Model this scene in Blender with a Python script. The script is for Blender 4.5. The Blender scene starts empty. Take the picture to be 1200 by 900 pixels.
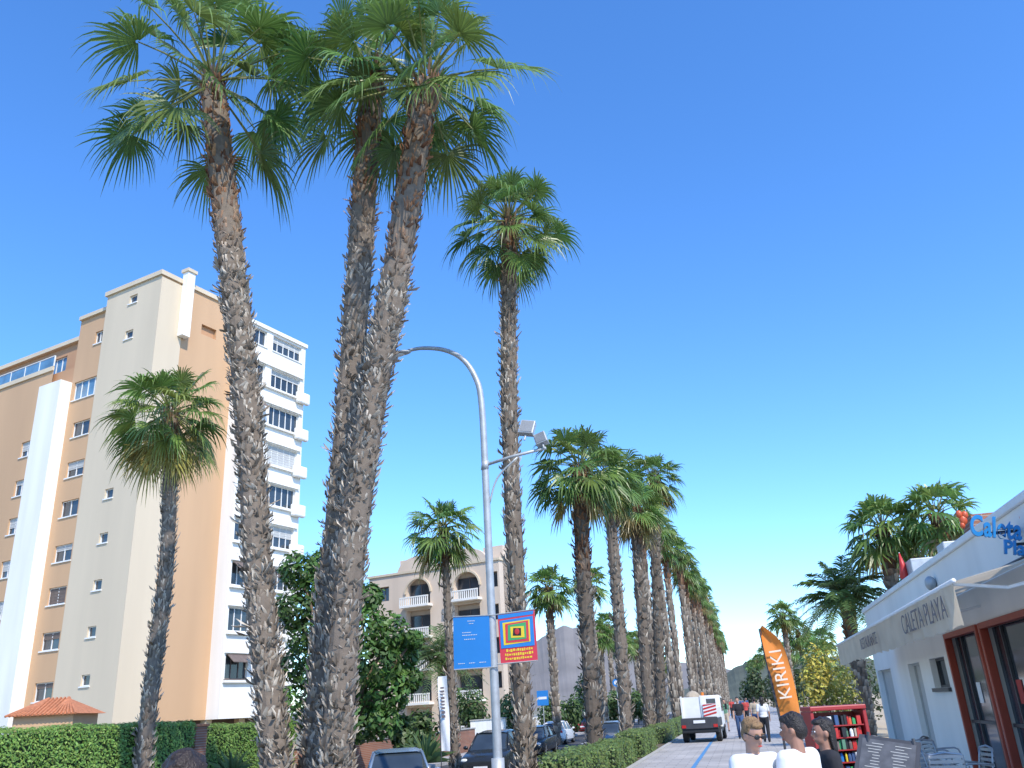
import bpy, math, random
from mathutils import Vector, Matrix, Quaternion
from math import sin, cos, pi, tan, atan2, hypot, sqrt
R=math.radians
rng=random.Random(11)
scene=bpy.context.scene; col=scene.collection
Z=Vector((0,0,1))
# ------------------------------------------------ camera
F=980.; CH=1.7
VPX,VPY,ROLL=870,818,R(3.2)
cr,sr=cos(ROLL),sin(ROLL)
a_=(VPX-600)*cr-(VPY-450)*sr; b_=(VPX-600)*sr+(VPY-450)*cr
PITCH=atan2(b_,F); AZ0=atan2(a_,hypot(F,b_))
hd=Vector((-sin(AZ0),cos(AZ0),0)); rt0=Vector((cos(AZ0),sin(AZ0),0))
fwd=hd*cos(PITCH)+Z*sin(PITCH); up0=-hd*sin(PITCH)+Z*cos(PITCH)
rI=rt0*cr-up0*sr; uI=rt0*sr+up0*cr
CAM=Vector((0,0,CH))
cd=bpy.data.cameras.new('camera'); co=bpy.data.objects.new('camera',cd); col.objects.link(co)
co.matrix_world=Matrix(((rI.x,uI.x,-fwd.x,0),(rI.y,uI.y,-fwd.y,0),(rI.z,uI.z,-fwd.z,CH),(0,0,0,1)))
cd.sensor_width=36; cd.lens=36*F/1200; cd.clip_start=.1; cd.clip_end=9000
scene.camera=co
def ray(px,py): return fwd*F+rI*(px-600)+uI*(450-py)
def pY(px,py,Y): d=ray(px,py); return CAM+d*(Y/d.y)
def pX(px,py,X): d=ray(px,py); return CAM+d*(X/d.x)
def pD(px,py,D):
    d=ray(px,py); return CAM+d*(D/hypot(d.x,d.y))
# ------------------------------------------------ world
SAZ,SEL=R(138),R(47)
w=bpy.data.worlds.new('World'); scene.world=w; w.use_nodes=True
nt=w.node_tree; nt.nodes.clear()
sky=nt.nodes.new('ShaderNodeTexSky'); sky.sky_type='NISHITA'; sky.sun_disc=False
sky.sun_elevation=SEL; sky.sun_rotation=SAZ; sky.air_density=1.0; sky.dust_density=.25; sky.ozone_density=2.2
hs=nt.nodes.new('ShaderNodeHueSaturation'); hs.inputs['Saturation'].default_value=1.2; hs.inputs['Value'].default_value=1.9
vm=nt.nodes.new('ShaderNodeVectorMath'); vm.operation='MULTIPLY'; vm.inputs[1].default_value=(.74,.93,1.17)
bg=nt.nodes.new('ShaderNodeBackground'); bg.inputs['Strength'].default_value=.15
out=nt.nodes.new('ShaderNodeOutputWorld')
nt.links.new(sky.outputs[0],hs.inputs['Color']); nt.links.new(hs.outputs[0],vm.inputs[0]); nt.links.new(vm.outputs[0],bg.inputs[0]); nt.links.new(bg.outputs[0],out.inputs[0])
sl=bpy.data.lights.new('sun','SUN'); sl.energy=5; sl.angle=R(.5); sl.color=(1,.93,.81)
so=bpy.data.objects.new('sun',sl); col.objects.link(so)
S=Vector((sin(SAZ)*cos(SEL),cos(SAZ)*cos(SEL),sin(SEL)))
so.rotation_euler=(-S).to_track_quat('-Z','Y').to_euler(); so.location=(20,-20,60)
scene.view_settings.view_transform='Standard'; scene.view_settings.look='None'; scene.view_settings.exposure=0
# ------------------------------------------------ materials
def mat(name,c,rough=.75,metal=0,var=.15,scale=4,bump=0,attr=False,transl=0,streak=False,spec=.5,bscale=None):
    m=bpy.data.materials.new(name); m.use_nodes=True; n=m.node_tree; N=n.nodes; L=n.links
    p=N['Principled BSDF']; p.inputs['Roughness'].default_value=rough; p.inputs['Metallic'].default_value=metal
    p.inputs['Specular IOR Level'].default_value=spec
    tc=N.new('ShaderNodeTexCoord'); no=N.new('ShaderNodeTexNoise'); no.inputs['Scale'].default_value=scale; no.inputs['Detail'].default_value=6
    if streak:
        mp=N.new('ShaderNodeMapping'); mp.inputs['Scale'].default_value=(1,1,.12); L.new(tc.outputs['Object'],mp.inputs[0]); L.new(mp.outputs[0],no.inputs[0])
    else: L.new(tc.outputs['Object'],no.inputs[0])
    mr=N.new('ShaderNodeMapRange'); mr.inputs[1].default_value=.3; mr.inputs[2].default_value=.7; mr.inputs[3].default_value=1-var; mr.inputs[4].default_value=1+var*.6
    L.new(no.outputs[0],mr.inputs[0])
    mx=N.new('ShaderNodeVectorMath'); mx.operation='SCALE'
    if attr:
        at=N.new('ShaderNodeVertexColor'); at.layer_name='Col'; L.new(at.outputs[0],mx.inputs[0])
    else: mx.inputs[0].default_value=c[:3]
    L.new(mr.outputs[0],mx.inputs['Scale']); L.new(mx.outputs[0],p.inputs['Base Color'])
    if bump:
        b=N.new('ShaderNodeBump'); b.inputs['Strength'].default_value=bump; b.inputs['Distance'].default_value=.02
        n2=N.new('ShaderNodeTexNoise'); n2.inputs['Scale'].default_value=bscale or scale*6; n2.inputs['Detail'].default_value=5
        L.new(tc.outputs['Object'],n2.inputs[0]); L.new(n2.outputs[0],b.inputs['Height']); L.new(b.outputs[0],p.inputs['Normal'])
    if transl:
        tr=N.new('ShaderNodeBsdfTranslucent'); ms=N.new('ShaderNodeMixShader'); ms.inputs[0].default_value=transl
        L.new(mx.outputs[0],tr.inputs[0]); L.new(p.outputs[0],ms.inputs[1]); L.new(tr.outputs[0],ms.inputs[2]); L.new(ms.outputs[0],N['Material Output'].inputs[0])
    return m
def brickmat(name,c1,c2,cm,sx,bw,rh,ms=.02,rough=.8,rot=0):
    m=bpy.data.materials.new(name); m.use_nodes=True; n=m.node_tree; N=n.nodes; L=n.links
    p=N['Principled BSDF']; p.inputs['Roughness'].default_value=rough
    tc=N.new('ShaderNodeTexCoord'); mp=N.new('ShaderNodeMapping'); mp.inputs['Rotation'].default_value=rot if rot else (0,0,0)
    b=N.new('ShaderNodeTexBrick'); b.inputs['Color1'].default_value=(*c1,1); b.inputs['Color2'].default_value=(*c2,1); b.inputs['Mortar'].default_value=(*cm,1)
    b.inputs['Scale'].default_value=sx; b.inputs['Brick Width'].default_value=bw; b.inputs['Row Height'].default_value=rh; b.inputs['Mortar Size'].default_value=ms
    no=N.new('ShaderNodeTexNoise'); no.inputs['Scale'].default_value=.6; no.inputs['Detail'].default_value=8
    mr=N.new('ShaderNodeMapRange'); mr.inputs[1].default_value=.3; mr.inputs[2].default_value=.7; mr.inputs[3].default_value=.75; mr.inputs[4].default_value=1.1
    mx=N.new('ShaderNodeVectorMath'); mx.operation='SCALE'
    L.new(tc.outputs['Object'],mp.inputs[0]); L.new(mp.outputs[0],b.inputs[0]); L.new(tc.outputs['Object'],no.inputs[0]); L.new(no.outputs[0],mr.inputs[0])
    L.new(b.outputs[0],mx.inputs[0]); L.new(mr.outputs[0],mx.inputs['Scale']); L.new(mx.outputs[0],p.inputs['Base Color'])
    return m
M={}
def mk(k,*a,**kw): M[k]=mat(k,*a,**kw)
mk('palm_leaf',(0,0,0),rough=.38,var=.12,scale=3,attr=True,transl=.3)
mk('palm_trunk',(0,0,0),rough=.95,var=.2,scale=9,attr=True,bump=.4,spec=.2)
mk('leaf',(0,0,0),rough=.5,var=.12,scale=3,attr=True,transl=.25)
mk('dark_leaf',(.03,.05,.012),var=.3)
mk('wood',(.16,.11,.07),rough=.9,var=.3,bump=.4)
mk('cream',(.66,.55,.40),var=.08,scale=.4,streak=True,bump=.1,bscale=25)
mk('orange',(.57,.36,.205),var=.08,scale=.4,streak=True,bump=.1,bscale=25)
mk('orange_dark',(.50,.28,.15),var=.08,scale=.4,streak=True)
mk('white_wall',(.84,.82,.77),var=.09,scale=.8,streak=True,bump=.1,bscale=25)
mk('white_paint',(.78,.78,.76),var=.05,rough=.5)
mk('sand_wall',(.68,.55,.43),var=.12,scale=.5,streak=True)
mk('glass',(.045,.06,.075),rough=.08,var=.5,scale=.7,spec=.8)
mk('blue_glass',(.12,.25,.38),rough=.1,var=.3,scale=1.2,spec=.8)
mk('shutter',(.5,.5,.48),rough=.6,var=.06)
mk('shutter_brown',(.16,.12,.10),rough=.6,var=.2)
mk('alu',(.35,.36,.37),rough=.4,metal=.6,var=.08)
mk('galv',(.42,.44,.45),rough=.5,metal=.3,var=.15,scale=7)
mk('dark_metal',(.05,.05,.055),rough=.5,var=.2)
mk('tile_roof',(.50,.19,.09),rough=.85,var=.3,scale=8,bump=.6)
mk('asphalt',(.055,.055,.058),rough=.9,var=.2,scale=2,bump=.3,bscale=80)
mk('kerb',(.42,.41,.38),rough=.85,var=.15,scale=3)
mk('soil',(.13,.10,.06),rough=1,var=.4,scale=2,bump=.5)
mk('sand',(.48,.38,.25),rough=1,var=.15,scale=.8,bump=.3)
mk('ground',(.22,.19,.12),rough=1,var=.3,scale=.2)
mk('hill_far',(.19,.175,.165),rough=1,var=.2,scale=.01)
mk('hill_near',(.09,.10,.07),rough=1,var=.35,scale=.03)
mk('sign_blue',(.02,.20,.55),rough=.45,var=.03)
mk('sign_red',(.60,.04,.06),rough=.45,var=.03)
mk('yellow',(.75,.55,.03),rough=.5,var=.03)
mk('green',(.05,.35,.12),rough=.5,var=.03)
mk('black',(.015,.015,.017),rough=.5,var=.1)
mk('white',(.75,.75,.75),rough=.5,var=.03)
mk('flag_orange',(.80,.26,.04),rough=.6,var=.05,transl=.25)
mk('flag_letter',(.80,.66,.50),rough=.6,var=.05)
mk('red',(.50,.03,.025),rough=.4,var=.05)
mk('rack_red',(.34,.025,.025),rough=.45,var=.08)
mk('red_door',(.36,.055,.025),rough=.5,var=.1)
mk('awning',(.76,.65,.49),rough=.85,var=.1,scale=2,transl=.4)
mk('text_dark',(.10,.09,.10),rough=.6,var=.02)
mk('text_grey',(.16,.13,.13),rough=.6,var=.02)
mk('blue_letter',(.015,.22,.52),rough=.35,var=.1)
mk('coral',(.62,.10,.03),rough=.4,var=.1)
mk('line_blue',(.08,.25,.48),rough=.7,var=.15)
mk('line_white',(.7,.7,.68),rough=.7,var=.15)
mk('skin',(.46,.25,.17),rough=.5,var=.06,scale=10)
mk('skin_tan',(.34,.17,.11),rough=.5,var=.06,scale=10)
mk('hair_blond',(.26,.15,.065),rough=.6,var=.4,scale=45,bump=.6,bscale=90)
mk('hair_dark',(.02,.014,.011),rough=.45,var=.4,scale=45,bump=.6,bscale=90)
mk('hair_brown',(.03,.018,.012),rough=.5,var=.4,scale=45,bump=.6,bscale=90)
mk('cloth_white',(.72,.72,.72),rough=.9,var=.06,bump=.2)
mk('cloth_black',(.02,.02,.025),rough=.9,var=.2)
mk('cloth_blue',(.05,.10,.22),rough=.9,var=.15)
mk('cloth_red',(.45,.06,.05),rough=.9,var=.15)
mk('cloth_green',(.10,.22,.14),rough=.9,var=.15)
mk('cloth_beige',(.42,.35,.26),rough=.9,var=.15)
mk('rubber',(.02,.02,.02),rough=.85,var=.1)
mk('car_silver',(.30,.38,.46),rough=.25,metal=.5,var=.04)
mk('car_dark',(.03,.035,.04),rough=.2,metal=.3,var=.04)
mk('car_grey',(.25,.26,.27),rough=.25,metal=.4,var=.04)
mk('car_white',(.7,.7,.7),rough=.3,var=.03)
mk('car_red',(.4,.03,.03),rough=.3,var=.03)
mk('lamp_glass',(.7,.72,.7),rough=.15,var=.05)
mk('tail',(.45,.02,.02),rough=.2,var=.05)
M['paving']=brickmat('paving',(.46,.43,.40),(.40,.38,.36),(.24,.23,.22),1.0,.6,.4,.012)
M['brick']=brickmat('brick',(.34,.14,.08),(.28,.11,.06),(.35,.3,.25),4,.9,.3,.03,rot=(R(90),0,0))
# ------------------------------------------------ mesh builder
class MB:
    def __init__(s): s.v=[]; s.f=[]; s.c=[]
    def add(s,vs,fs,c=None):
        k=len(s.v); s.v+= [tuple(x) for x in vs]; s.f+=[tuple(i+k for i in q) for q in fs]
        s.c+= [c or (.5,.5,.5)]*len(vs)
        return s
    def box(s,x0,x1,y0,y1,z0,z1):
        vs=[(x,y,z) for z in (z0,z1) for y in (y0,y1) for x in (x0,x1)]
        return s.add(vs,[(0,2,3,1),(4,5,7,6),(0,1,5,4),(2,6,7,3),(0,4,6,2),(1,3,7,5)])
    def obox(s,c,dx,dy,dz):
        c=Vector(c);dx=Vector(dx)/2;dy=Vector(dy)/2;dz=Vector(dz)/2
        vs=[c+dx*i+dy*j+dz*k for k in (-1,1) for j in (-1,1) for i in (-1,1)]
        return s.add(vs,[(0,2,3,1),(4,5,7,6),(0,1,5,4),(2,6,7,3),(0,4,6,2),(1,3,7,5)])
    def tube(s,pts,rad,n=8,c=None,caps=True):
        pts=[Vector(p) for p in pts]
        if not hasattr(rad,'__len__'): rad=[rad]*len(pts)
        vs=[];fs=[]; ref=None
        for i,p in enumerate(pts):
            t=(pts[min(i+1,len(pts)-1)]-pts[max(i-1,0)]).normalized()
            if ref is None:
                ref=t.orthogonal().normalized()
            ref=(ref-t*ref.dot(t)).normalized(); bi=t.cross(ref)
            for k in range(n):
                a=2*pi*k/n; vs.append(p+(ref*cos(a)+bi*sin(a))*rad[i])
        for i in range(len(pts)-1):
            for k in range(n):
                k2=(k+1)%n; fs.append((i*n+k,i*n+k2,(i+1)*n+k2,(i+1)*n+k))
        if caps: fs.append(tuple(range(n-1,-1,-1))); fs.append(tuple((len(pts)-1)*n+k for k in range(n)))
        return s.add(vs,fs,c)
    def ell(s,c,r,T=None,seg=14,rings=9,col=None):
        c=Vector(c); vs=[];fs=[]
        for i in range(1,rings):
            th=pi*i/rings
            for k in range(seg):
                a=2*pi*k/seg; vs.append(Vector((r[0]*sin(th)*cos(a),r[1]*sin(th)*sin(a),r[2]*cos(th))))
        vs.append(Vector((0,0,r[2]))); vs.append(Vector((0,0,-r[2])))
        nt_=len(vs)-2
        for i in range(rings-2):
            for k in range(seg):
                k2=(k+1)%seg; fs.append((i*seg+k,(i+1)*seg+k,(i+1)*seg+k2,i*seg+k2))
        for k in range(seg):
            k2=(k+1)%seg; fs.append((nt_,k,k2)); o=(rings-2)*seg; fs.append((nt_+1,o+k2,o+k))
        vs=[c+v for v in vs]
        if T: vs=[T@v for v in vs]
        return s.add(vs,fs,col)
    def cap(s,p0,r0,p1,r1,T=None):
        p0=Vector(p0);p1=Vector(p1)
        if T: p0=T@p0;p1=T@p1
        s.ell(p0,(r0,)*3,seg=10,rings=7); s.ell(p1,(r1,)*3,seg=10,rings=7); s.tube([p0,p1],[r0,r1],10); return s
    def prism(s,pts,n):
        pts=[Vector(p) for p in pts]; n=Vector(n); k=len(pts)
        fs=[tuple(range(k)),tuple(range(2*k-1,k-1,-1))]+[(i,i+k,(i+1)%k+k,(i+1)%k) for i in range(k)]
        return s.add(pts+[p+n for p in pts],fs)
    def mesh(s,name,material,smooth=False,colors=False):
        me=bpy.data.meshes.new(name); me.from_pydata(s.v,[],s.f)
        if material: me.materials.append(material)
        if smooth: me.polygons.foreach_set('use_smooth',[True]*len(me.polygons))
        if colors:
            at=me.color_attributes.new('Col','FLOAT_COLOR','POINT'); fl=[]
            for c in s.c: fl+= [c[0],c[1],c[2],1]
            at.data.foreach_set('color',fl)
        me.update(); return me
    def build(s,name,material,parent=None,smooth=False,colors=False,bevel=0,loc=None):
        o=bpy.data.objects.new(name,s.mesh(name,material,smooth,colors)); col.objects.link(o)
        if parent: o.parent=parent
        if loc: o.location=loc
        if bevel:
            b=o.modifiers.new('bevel','BEVEL'); b.width=bevel; b.segments=2; b.limit_method='ANGLE'
        return o
def tag(o,label,cat,group=None):
    o['label']=label; o['category']=cat
    if group: o['group']=group
    return o
def thing(name,label,cat,loc=(0,0,0),rz=0,group=None):
    o=bpy.data.objects.new(name,None); o.empty_display_size=.2; col.objects.link(o); o.location=loc; o.rotation_euler=(0,0,rz)
    return tag(o,label,cat,group)
def struct(name,mb,m): o=mb.build(name,m); o['kind']='structure'; return o
def textpart(name,body,size,m,parent,origin,right,up,ext=.01,align='CENTER',bold=0,sy=1.,sx=1.,space=1.):
    cu=bpy.data.curves.new(name,'FONT'); cu.body=body; cu.size=size; cu.extrude=ext; cu.align_x=align; cu.align_y='CENTER'; cu.offset=bold; cu.space_character=space
    t=bpy.data.objects.new(name,cu); col.objects.link(t); bpy.context.view_layer.update()
    me=bpy.data.meshes.new_from_object(t.evaluated_get(bpy.context.evaluated_depsgraph_get()))
    bpy.data.objects.remove(t)
    right=Vector(right).normalized(); up=Vector(up).normalized(); n=right.cross(up); right=right*sx; up=up*sy
    Mx=Matrix(((right.x,up.x,n.x,origin[0]),(right.y,up.y,n.y,origin[1]),(right.z,up.z,n.z,origin[2]),(0,0,0,1)))
    me.transform(Mx); me.materials.clear(); me.materials.append(m)
    o=bpy.data.objects.new(name,me); col.objects.link(o); o.parent=parent; return o
# ------------------------------------------------ ground
RZ=-.6
g=MB(); g.add([(-4000,-400,-.64),(4000,-400,-.64),(4000,6000,-.64),(-4000,6000,-.64)],[(0,1,2,3)]); struct('ground',g,M['ground'])
g=MB(); g.box(-3.3,5.0,-30,700,-.64,0); struct('promenade',g,M['paving'])
g=MB(); g.box(5.002,16,-30,34,-.64,0); struct('terrace',g,M['paving'])
g=MB(); g.add([(5.002,34.002,-.05),(300,34.002,-.05),(300,1500,-.05),(5.002,1500,-.05)],[(0,1,2,3)]); struct('sand',g,M['sand'])
g=MB(); g.box(-3.47,-3.302,-30,700,-.64,.03); struct('promenade_kerb',g,M['kerb'])
g=MB(); g.box(-6.8,-3.472,-30,700,-.64,-.03); g.box(-8.6,-6.8,-30,18.5,-.64,-.03); struct('planting_bed',g,M['soil'])
g=MB(); g.box(-6.95,-6.802,18.6,700,-.64,-.01); g.box(-8.75,-8.602,-30,18.5,-.64,-.01); struct('road_kerb',g,M['kerb'])
g=MB(); g.add([(-14.5,-30,RZ),(-6.9,-30,RZ),(-6.9,700,RZ),(-14.5,700,RZ)],[(0,1,2,3)]); struct('road',g,M['asphalt'])
g=MB(); g.box(-16.4,-14.5,-30,700,-.64,RZ+.14); struct('pavement',g,M['paving'])
g=MB()
for k in range(60): y=5+k*5; g.add([(-10.9,y,RZ+.005),(-10.78,y,RZ+.005),(-10.78,y+2,RZ+.005),(-10.9,y+2,RZ+.005)],[(0,1,2,3)])
struct('lane_marking',g,M['line_white'])
g=MB()
for x in (-1.62,.2):
    g.add([(x,-20,.005),(x+.12,-20,.005),(x+.12,300,.005),(x,300,.005)],[(0,1,2,3)])
struct('path_marking',g,M['line_blue'])
def ridge(name,pts,D,base,m):
    P=[]
    for (px,py) in pts: P.append(pD(px,py,D))
    Q=[]
    for i in range(len(P)-1):
        for j in range(8):
            t=j/8; q=P[i].lerp(P[i+1],t); q.z+=rng.uniform(-1,1)*D*.0012; Q.append(q)
    Q.append(P[-1]); g=MB(); n=len(Q); vs=[]
    for q in Q: vs.append(q)
    for q in Q: vs.append(Vector((q.x*.9,q.y*.9,(q.z)*.45)))
    for q in Q: vs.append(Vector((q.x*.8,q.y*.8,-2)))
    fs=[(r*n+i,r*n+i+1,(r+1)*n+i+1,(r+1)*n+i) for r in range(2) for i in range(n-1)]
    g.add(vs,fs); struct(name,g,m)
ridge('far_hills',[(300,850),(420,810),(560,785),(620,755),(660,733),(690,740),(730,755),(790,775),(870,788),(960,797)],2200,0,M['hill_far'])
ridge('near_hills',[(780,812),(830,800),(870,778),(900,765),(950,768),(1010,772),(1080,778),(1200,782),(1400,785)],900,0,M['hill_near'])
# ------------------------------------------------ palms
def catmull(P,n):
    P=[Vector(p) for p in P]; Q=[P[0]*2-P[1]]+P+[P[-1]*2-P[-2]]; o=[]
    segs=len(P)-1
    for i in range(n+1):
        t=i/n*segs; k=min(int(t),segs-1); u=t-k; a,b,c,d=Q[k:k+4]
        o.append(.5*((2*b)+(c-a)*u+(2*a-5*b+4*c-d)*u*u+(3*b-a-3*c+d)*u**3))
    return o
def lerp3(a,b,t): return tuple(a[i]*(1-t)+b[i]*t for i in range(3))
def trunk_mb(P,r0,r1,rg,step=.15,per=9,bs=1.,seg=12,brown=.82,dark=1.,prongs=False):
    mb=MB(); L=sum((P[i+1]-P[i]).length for i in range(len(P)-1)); n=len(P)
    T=[(P[min(i+1,n-1)]-P[max(i-1,0)]).normalized() for i in range(n)]
    mb.tube(P,[r0+(r1-r0)*i/(n-1)+rg.uniform(-.012,.012) for i in range(n)],seg,(.20*dark,.16*dark,.125*dark))
    pal=[(.62,.54,.44),(.53,.455,.365),(.42,.35,.28),(.30,.24,.185)]
    rows=int(L/step)
    for i in range(rows):
        t=(i+.5)/rows; k=t*(n-1); k0=min(int(k),n-2); p=P[k0].lerp(P[k0+1],k-k0); tg=T[k0].lerp(T[k0+1],k-k0).normalized()
        r=(r0+(r1-r0)*t); e=Vector((1,0,0)); e=(e-tg*e.dot(tg)).normalized(); f=tg.cross(e)
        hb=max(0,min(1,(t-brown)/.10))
        for j in range(per):
            if rg.random()<.08: continue
            a=2*pi*(j+.5*(i%2)+rg.uniform(-.4,.4))/per + i*.13
            o=e*cos(a)+f*sin(a); s=tg.cross(o)
            wd=2*pi*r/per*.62*rg.uniform(.8,1.2)*bs; h=step*rg.uniform(.7,1.4); od=.05*bs*rg.uniform(.3,1.6)
            if prongs and rg.random()<.10: od*=1.9
            q=p+o*r*.97+tg*rg.uniform(-.06,.06)
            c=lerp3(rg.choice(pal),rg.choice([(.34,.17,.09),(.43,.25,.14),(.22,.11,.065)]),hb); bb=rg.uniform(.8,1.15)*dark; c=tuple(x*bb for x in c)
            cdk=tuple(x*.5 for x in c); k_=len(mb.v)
            if prongs:
                for sd in (-1,1):
                    if rg.random()<.15: continue
                    hh=h*rg.uniform(.6,1.6)*(1.25 if hb>.5 else 1); oo=od*rg.uniform(.8,2.0)*(1-.25*hb)
                    bl=q+s*sd*wd*.1-s*wd*.2; br=q+s*sd*wd*.5+s*wd*.2; tip=q+s*(sd*wd*rg.uniform(-.5,1.4)+rg.uniform(-.04,.04))+o*oo+tg*hh
                    md=(bl+br)*.5+o*oo*.8+tg*hh*.45+s*rg.uniform(-.015,.015)
                    k_=len(mb.v); mb.add([bl,br,md,tip,tip+s*.035-o*.015-tg*.015],[(0,1,2),(0,2,3),(1,4,3,2)],c)
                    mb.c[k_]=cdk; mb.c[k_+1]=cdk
            else:
                sk=s*rg.uniform(-.05,.05)
                vs=[q-s*wd*.5,q+s*wd*.5,q+s*wd*.28+o*od*1.3+tg*h+sk,q-s*wd*.28+o*od*1.3+tg*h+sk,q+s*wd*.3+tg*h*.9-o*.02,q-s*wd*.3+tg*h*.9-o*.02]
                mb.add(vs,[(0,1,2,3),(3,2,4,5),(0,3,5),(1,4,2)],c)
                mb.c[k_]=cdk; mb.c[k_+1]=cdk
    return mb
GR=(.125,.215,.05)
def crown_mb(rg,n=42,nseg=28,Lp=1.25,Rb=1.05,elmin=-62,old=.15,fine=False,g0=GR,pw=.85,droop=1.,oldc=((.30,.26,.07),(.24,.17,.07)),elmax=86):
    mb=MB(); st=(.04,.42,.66,.85,1.) if fine else (.04,.45,.78,1.)
    hw=(.0,1.02,.70,.36,.03) if fine else (.0,1.02,.55,.03)
    for i in range(n):
        t=(i+.5)/n; az=i*2.39996+rg.uniform(-.3,.3)
        el=R(elmax-(elmax-elmin)*t**pw+rg.uniform(-9,9))
        L=Lp*rg.uniform(.7,1.15)*(.8 if t<.15 else 1); rb=Rb*rg.uniform(.8,1.14)*(.8 if t<.1 else 1)
        d=Vector((cos(az)*cos(el),sin(az)*cos(el),sin(el)))
        s0=Vector((cos(az),sin(az),0))*.12+Z*(.3-.6*t)
        sag=.08+.28*max(0,cos(el))
        if t>1-old: c=lerp3(oldc[0],oldc[1],rg.random())
        else:
            q=rg.uniform(.8,1.3)*(1.15-.25*t); hue=rg.uniform(.85,1.25); c=(g0[0]*q*hue,g0[1]*q,g0[2]*q)
        P=[s0+d*L*u-Z*sag*L*.5*u*u for u in (0,.33,.66,1)]
        mb.tube(P,[.035,.025,.02,.015],4 if fine else 3,(.26,.28,.09),caps=False)
        E=P[-1]; f=(d-Z*sag).normalized(); s=Vector((-sin(az),cos(az),0)); s=(s-f*s.dot(f)).normalized()
        qn=Quaternion(f,rg.uniform(-.7,.7)); s=qn@s; nn=f.cross(s)
        A=R(116); dphi=2*A/nseg; cup=rg.uniform(.05,.35)
        for k in range(nseg):
            ph=-A+dphi*(k+.5)+rg.uniform(-.025,.025)
            Rk=rb*(.70+.30*cos(ph*.7))*rg.uniform(.84,1.1)
            dr=f*cos(ph)+s*sin(ph)+nn*cup*abs(sin(ph)); dr.normalize(); pd=-f*sin(ph)+s*cos(ph)
            dp=rg.uniform(.18,.6)*droop
            vs=[]; sg=1 if k%2 else -1
            for q,h in zip(st,hw):
                ctr=E+dr*(q*Rk)-Z*(dp*Rk*max(0,(q-.4)/.6)**2)*1.0 - dr*(.25*Rk*dp*max(0,(q-.45)/.55)**2)
                ww=h*tan(dphi/2)*st[1]*Rk
                if q==st[0]: ww=.006
                vs.append(ctr-pd*ww+nn*ww*.5*sg); vs.append(ctr+pd*ww-nn*ww*.5*sg)
            v=rg.uniform(.8,1.2); cc=tuple(x*v for x in c); m_=len(st)
            mb.add(vs,[(2*j,2*j+1,2*j+3,2*j+2) for j in range(m_-1)],cc)
            tip=lerp3(cc,(.34,.31,.13),.3); mb.c[-1]=tip; mb.c[-2]=tip
    for i in range(60):
        az=rg.uniform(0,2*pi); d=Vector((cos(az),sin(az),0)); q=d*.2+Z*rg.uniform(-1.0,0)
        s=Vector((-sin(az),cos(az),0))*.035; o_=rg.uniform(.08,.25)
        mb.add([q-s,q+s,q+s*.5+d*o_+Z*.35,q-s*.5+d*o_+Z*.35],[(0,1,2,3)],rg.choice([(.30,.17,.09),(.20,.11,.06),(.34,.24,.13)]))
    return mb
def feather_mb(rg,n=44,L=2.3,nl=26,g0=(.12,.20,.06)):
    mb=MB()
    for i in range(n):
        t=(i+.5)/n; az=i*2.39996+rg.uniform(-.2,.2); el=R(80-105*t**.8+rg.uniform(-6,6)); LL=L*rg.uniform(.85,1.1)
        d=Vector((cos(az)*cos(el),sin(az)*cos(el),sin(el))); sag=.5+.5*cos(el)
        pt=lambda u: d*LL*u-Z*sag*LL*.5*u*u
        mb.tube([pt(0),pt(.35),pt(.7),pt(1)],[.03,.025,.015,.006],3,(.2,.2,.08),caps=False)
        s0=Vector((-sin(az),cos(az),0)); q=rg.uniform(.7,1.3); c=(g0[0]*q,g0[1]*q,g0[2]*q)
        for k in range(nl):
            u=.15+.85*k/nl; p=pt(u); tg=(pt(min(1,u+.05))-pt(u-.05)).normalized()
            for sd in (-1,1):
                ll=LL*.22*sin(pi*(.15+.8*u))*rg.uniform(.8,1.15)+.05
                dr=(s0*sd*.9+tg*.6+Z*rg.uniform(-.25,.35)).normalized(); e=p+dr*ll-Z*ll*.25; v=rg.uniform(.8,1.2)
                mb.add([p-tg*.02,p+tg*.025,p+dr*ll*.5+tg*.02,e,p+dr*ll*.5-tg*.02],[(0,1,2,3,4)],tuple(x*v for x in c))
    return mb
def near_palm(label,pix,Y,r0,r1,kw,dark=1,step=.15,per=9,group=None,zbase=-.05,bs=1.,brown=.82,prongs=True):
    P=[pY(x,y,Y) for i,(x,y) in enumerate(pix)]
    b=P[0].lerp(P[1],(zbase-P[0].z)/(P[1].z-P[0].z)); P=[b]+P[1:] if P[0].z<zbase+1.5 else [b]+P
    root=thing('palm_tree',label,'palm tree',b,0,group)
    Q=catmull([p-b for p in P],max(14,int((P[-1]-b).length*2.2)))
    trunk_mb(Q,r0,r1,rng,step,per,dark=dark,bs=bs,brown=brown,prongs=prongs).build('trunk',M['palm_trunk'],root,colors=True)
    o=crown_mb(rng,**kw).build('crown',M['palm_leaf'],root,colors=True); o.location=Q[-1]+Z*.1
    return root
near=dict(n=38,nseg=38,Lp=1.75,Rb=1.28,fine=True,elmin=-50,old=0,pw=1.0,droop=1.1)
near_palm('tallest thick-trunked fan palm at left, nearest the orange tower, trunk curving left',[(332,960),(318,840),(303,680),(293,520),(282,400),(268,280),(249,98)],14,.23,.29,dict(near,Lp=1.9,Rb=1.34),per=12,step=.11,brown=.78)
near_palm('left palm of the pair whose trunks touch low down, straighter trunk',[(368,960),(372,850),(388,690),(408,480),(422,300),(436,88)],14.6,.23,.27,dict(near,n=30,Lp=1.45,Rb=1.2),per=12,step=.11,brown=.78)
near_palm('right palm of the touching pair, trunk leaning right to its crown',[(390,960),(396,850),(412,640),(440,450),(466,310),(499,98)],13.8,.25,.28,dict(near,n=34,Lp=1.5,Rb=1.22),per=12,step=.11,brown=.76)
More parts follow.
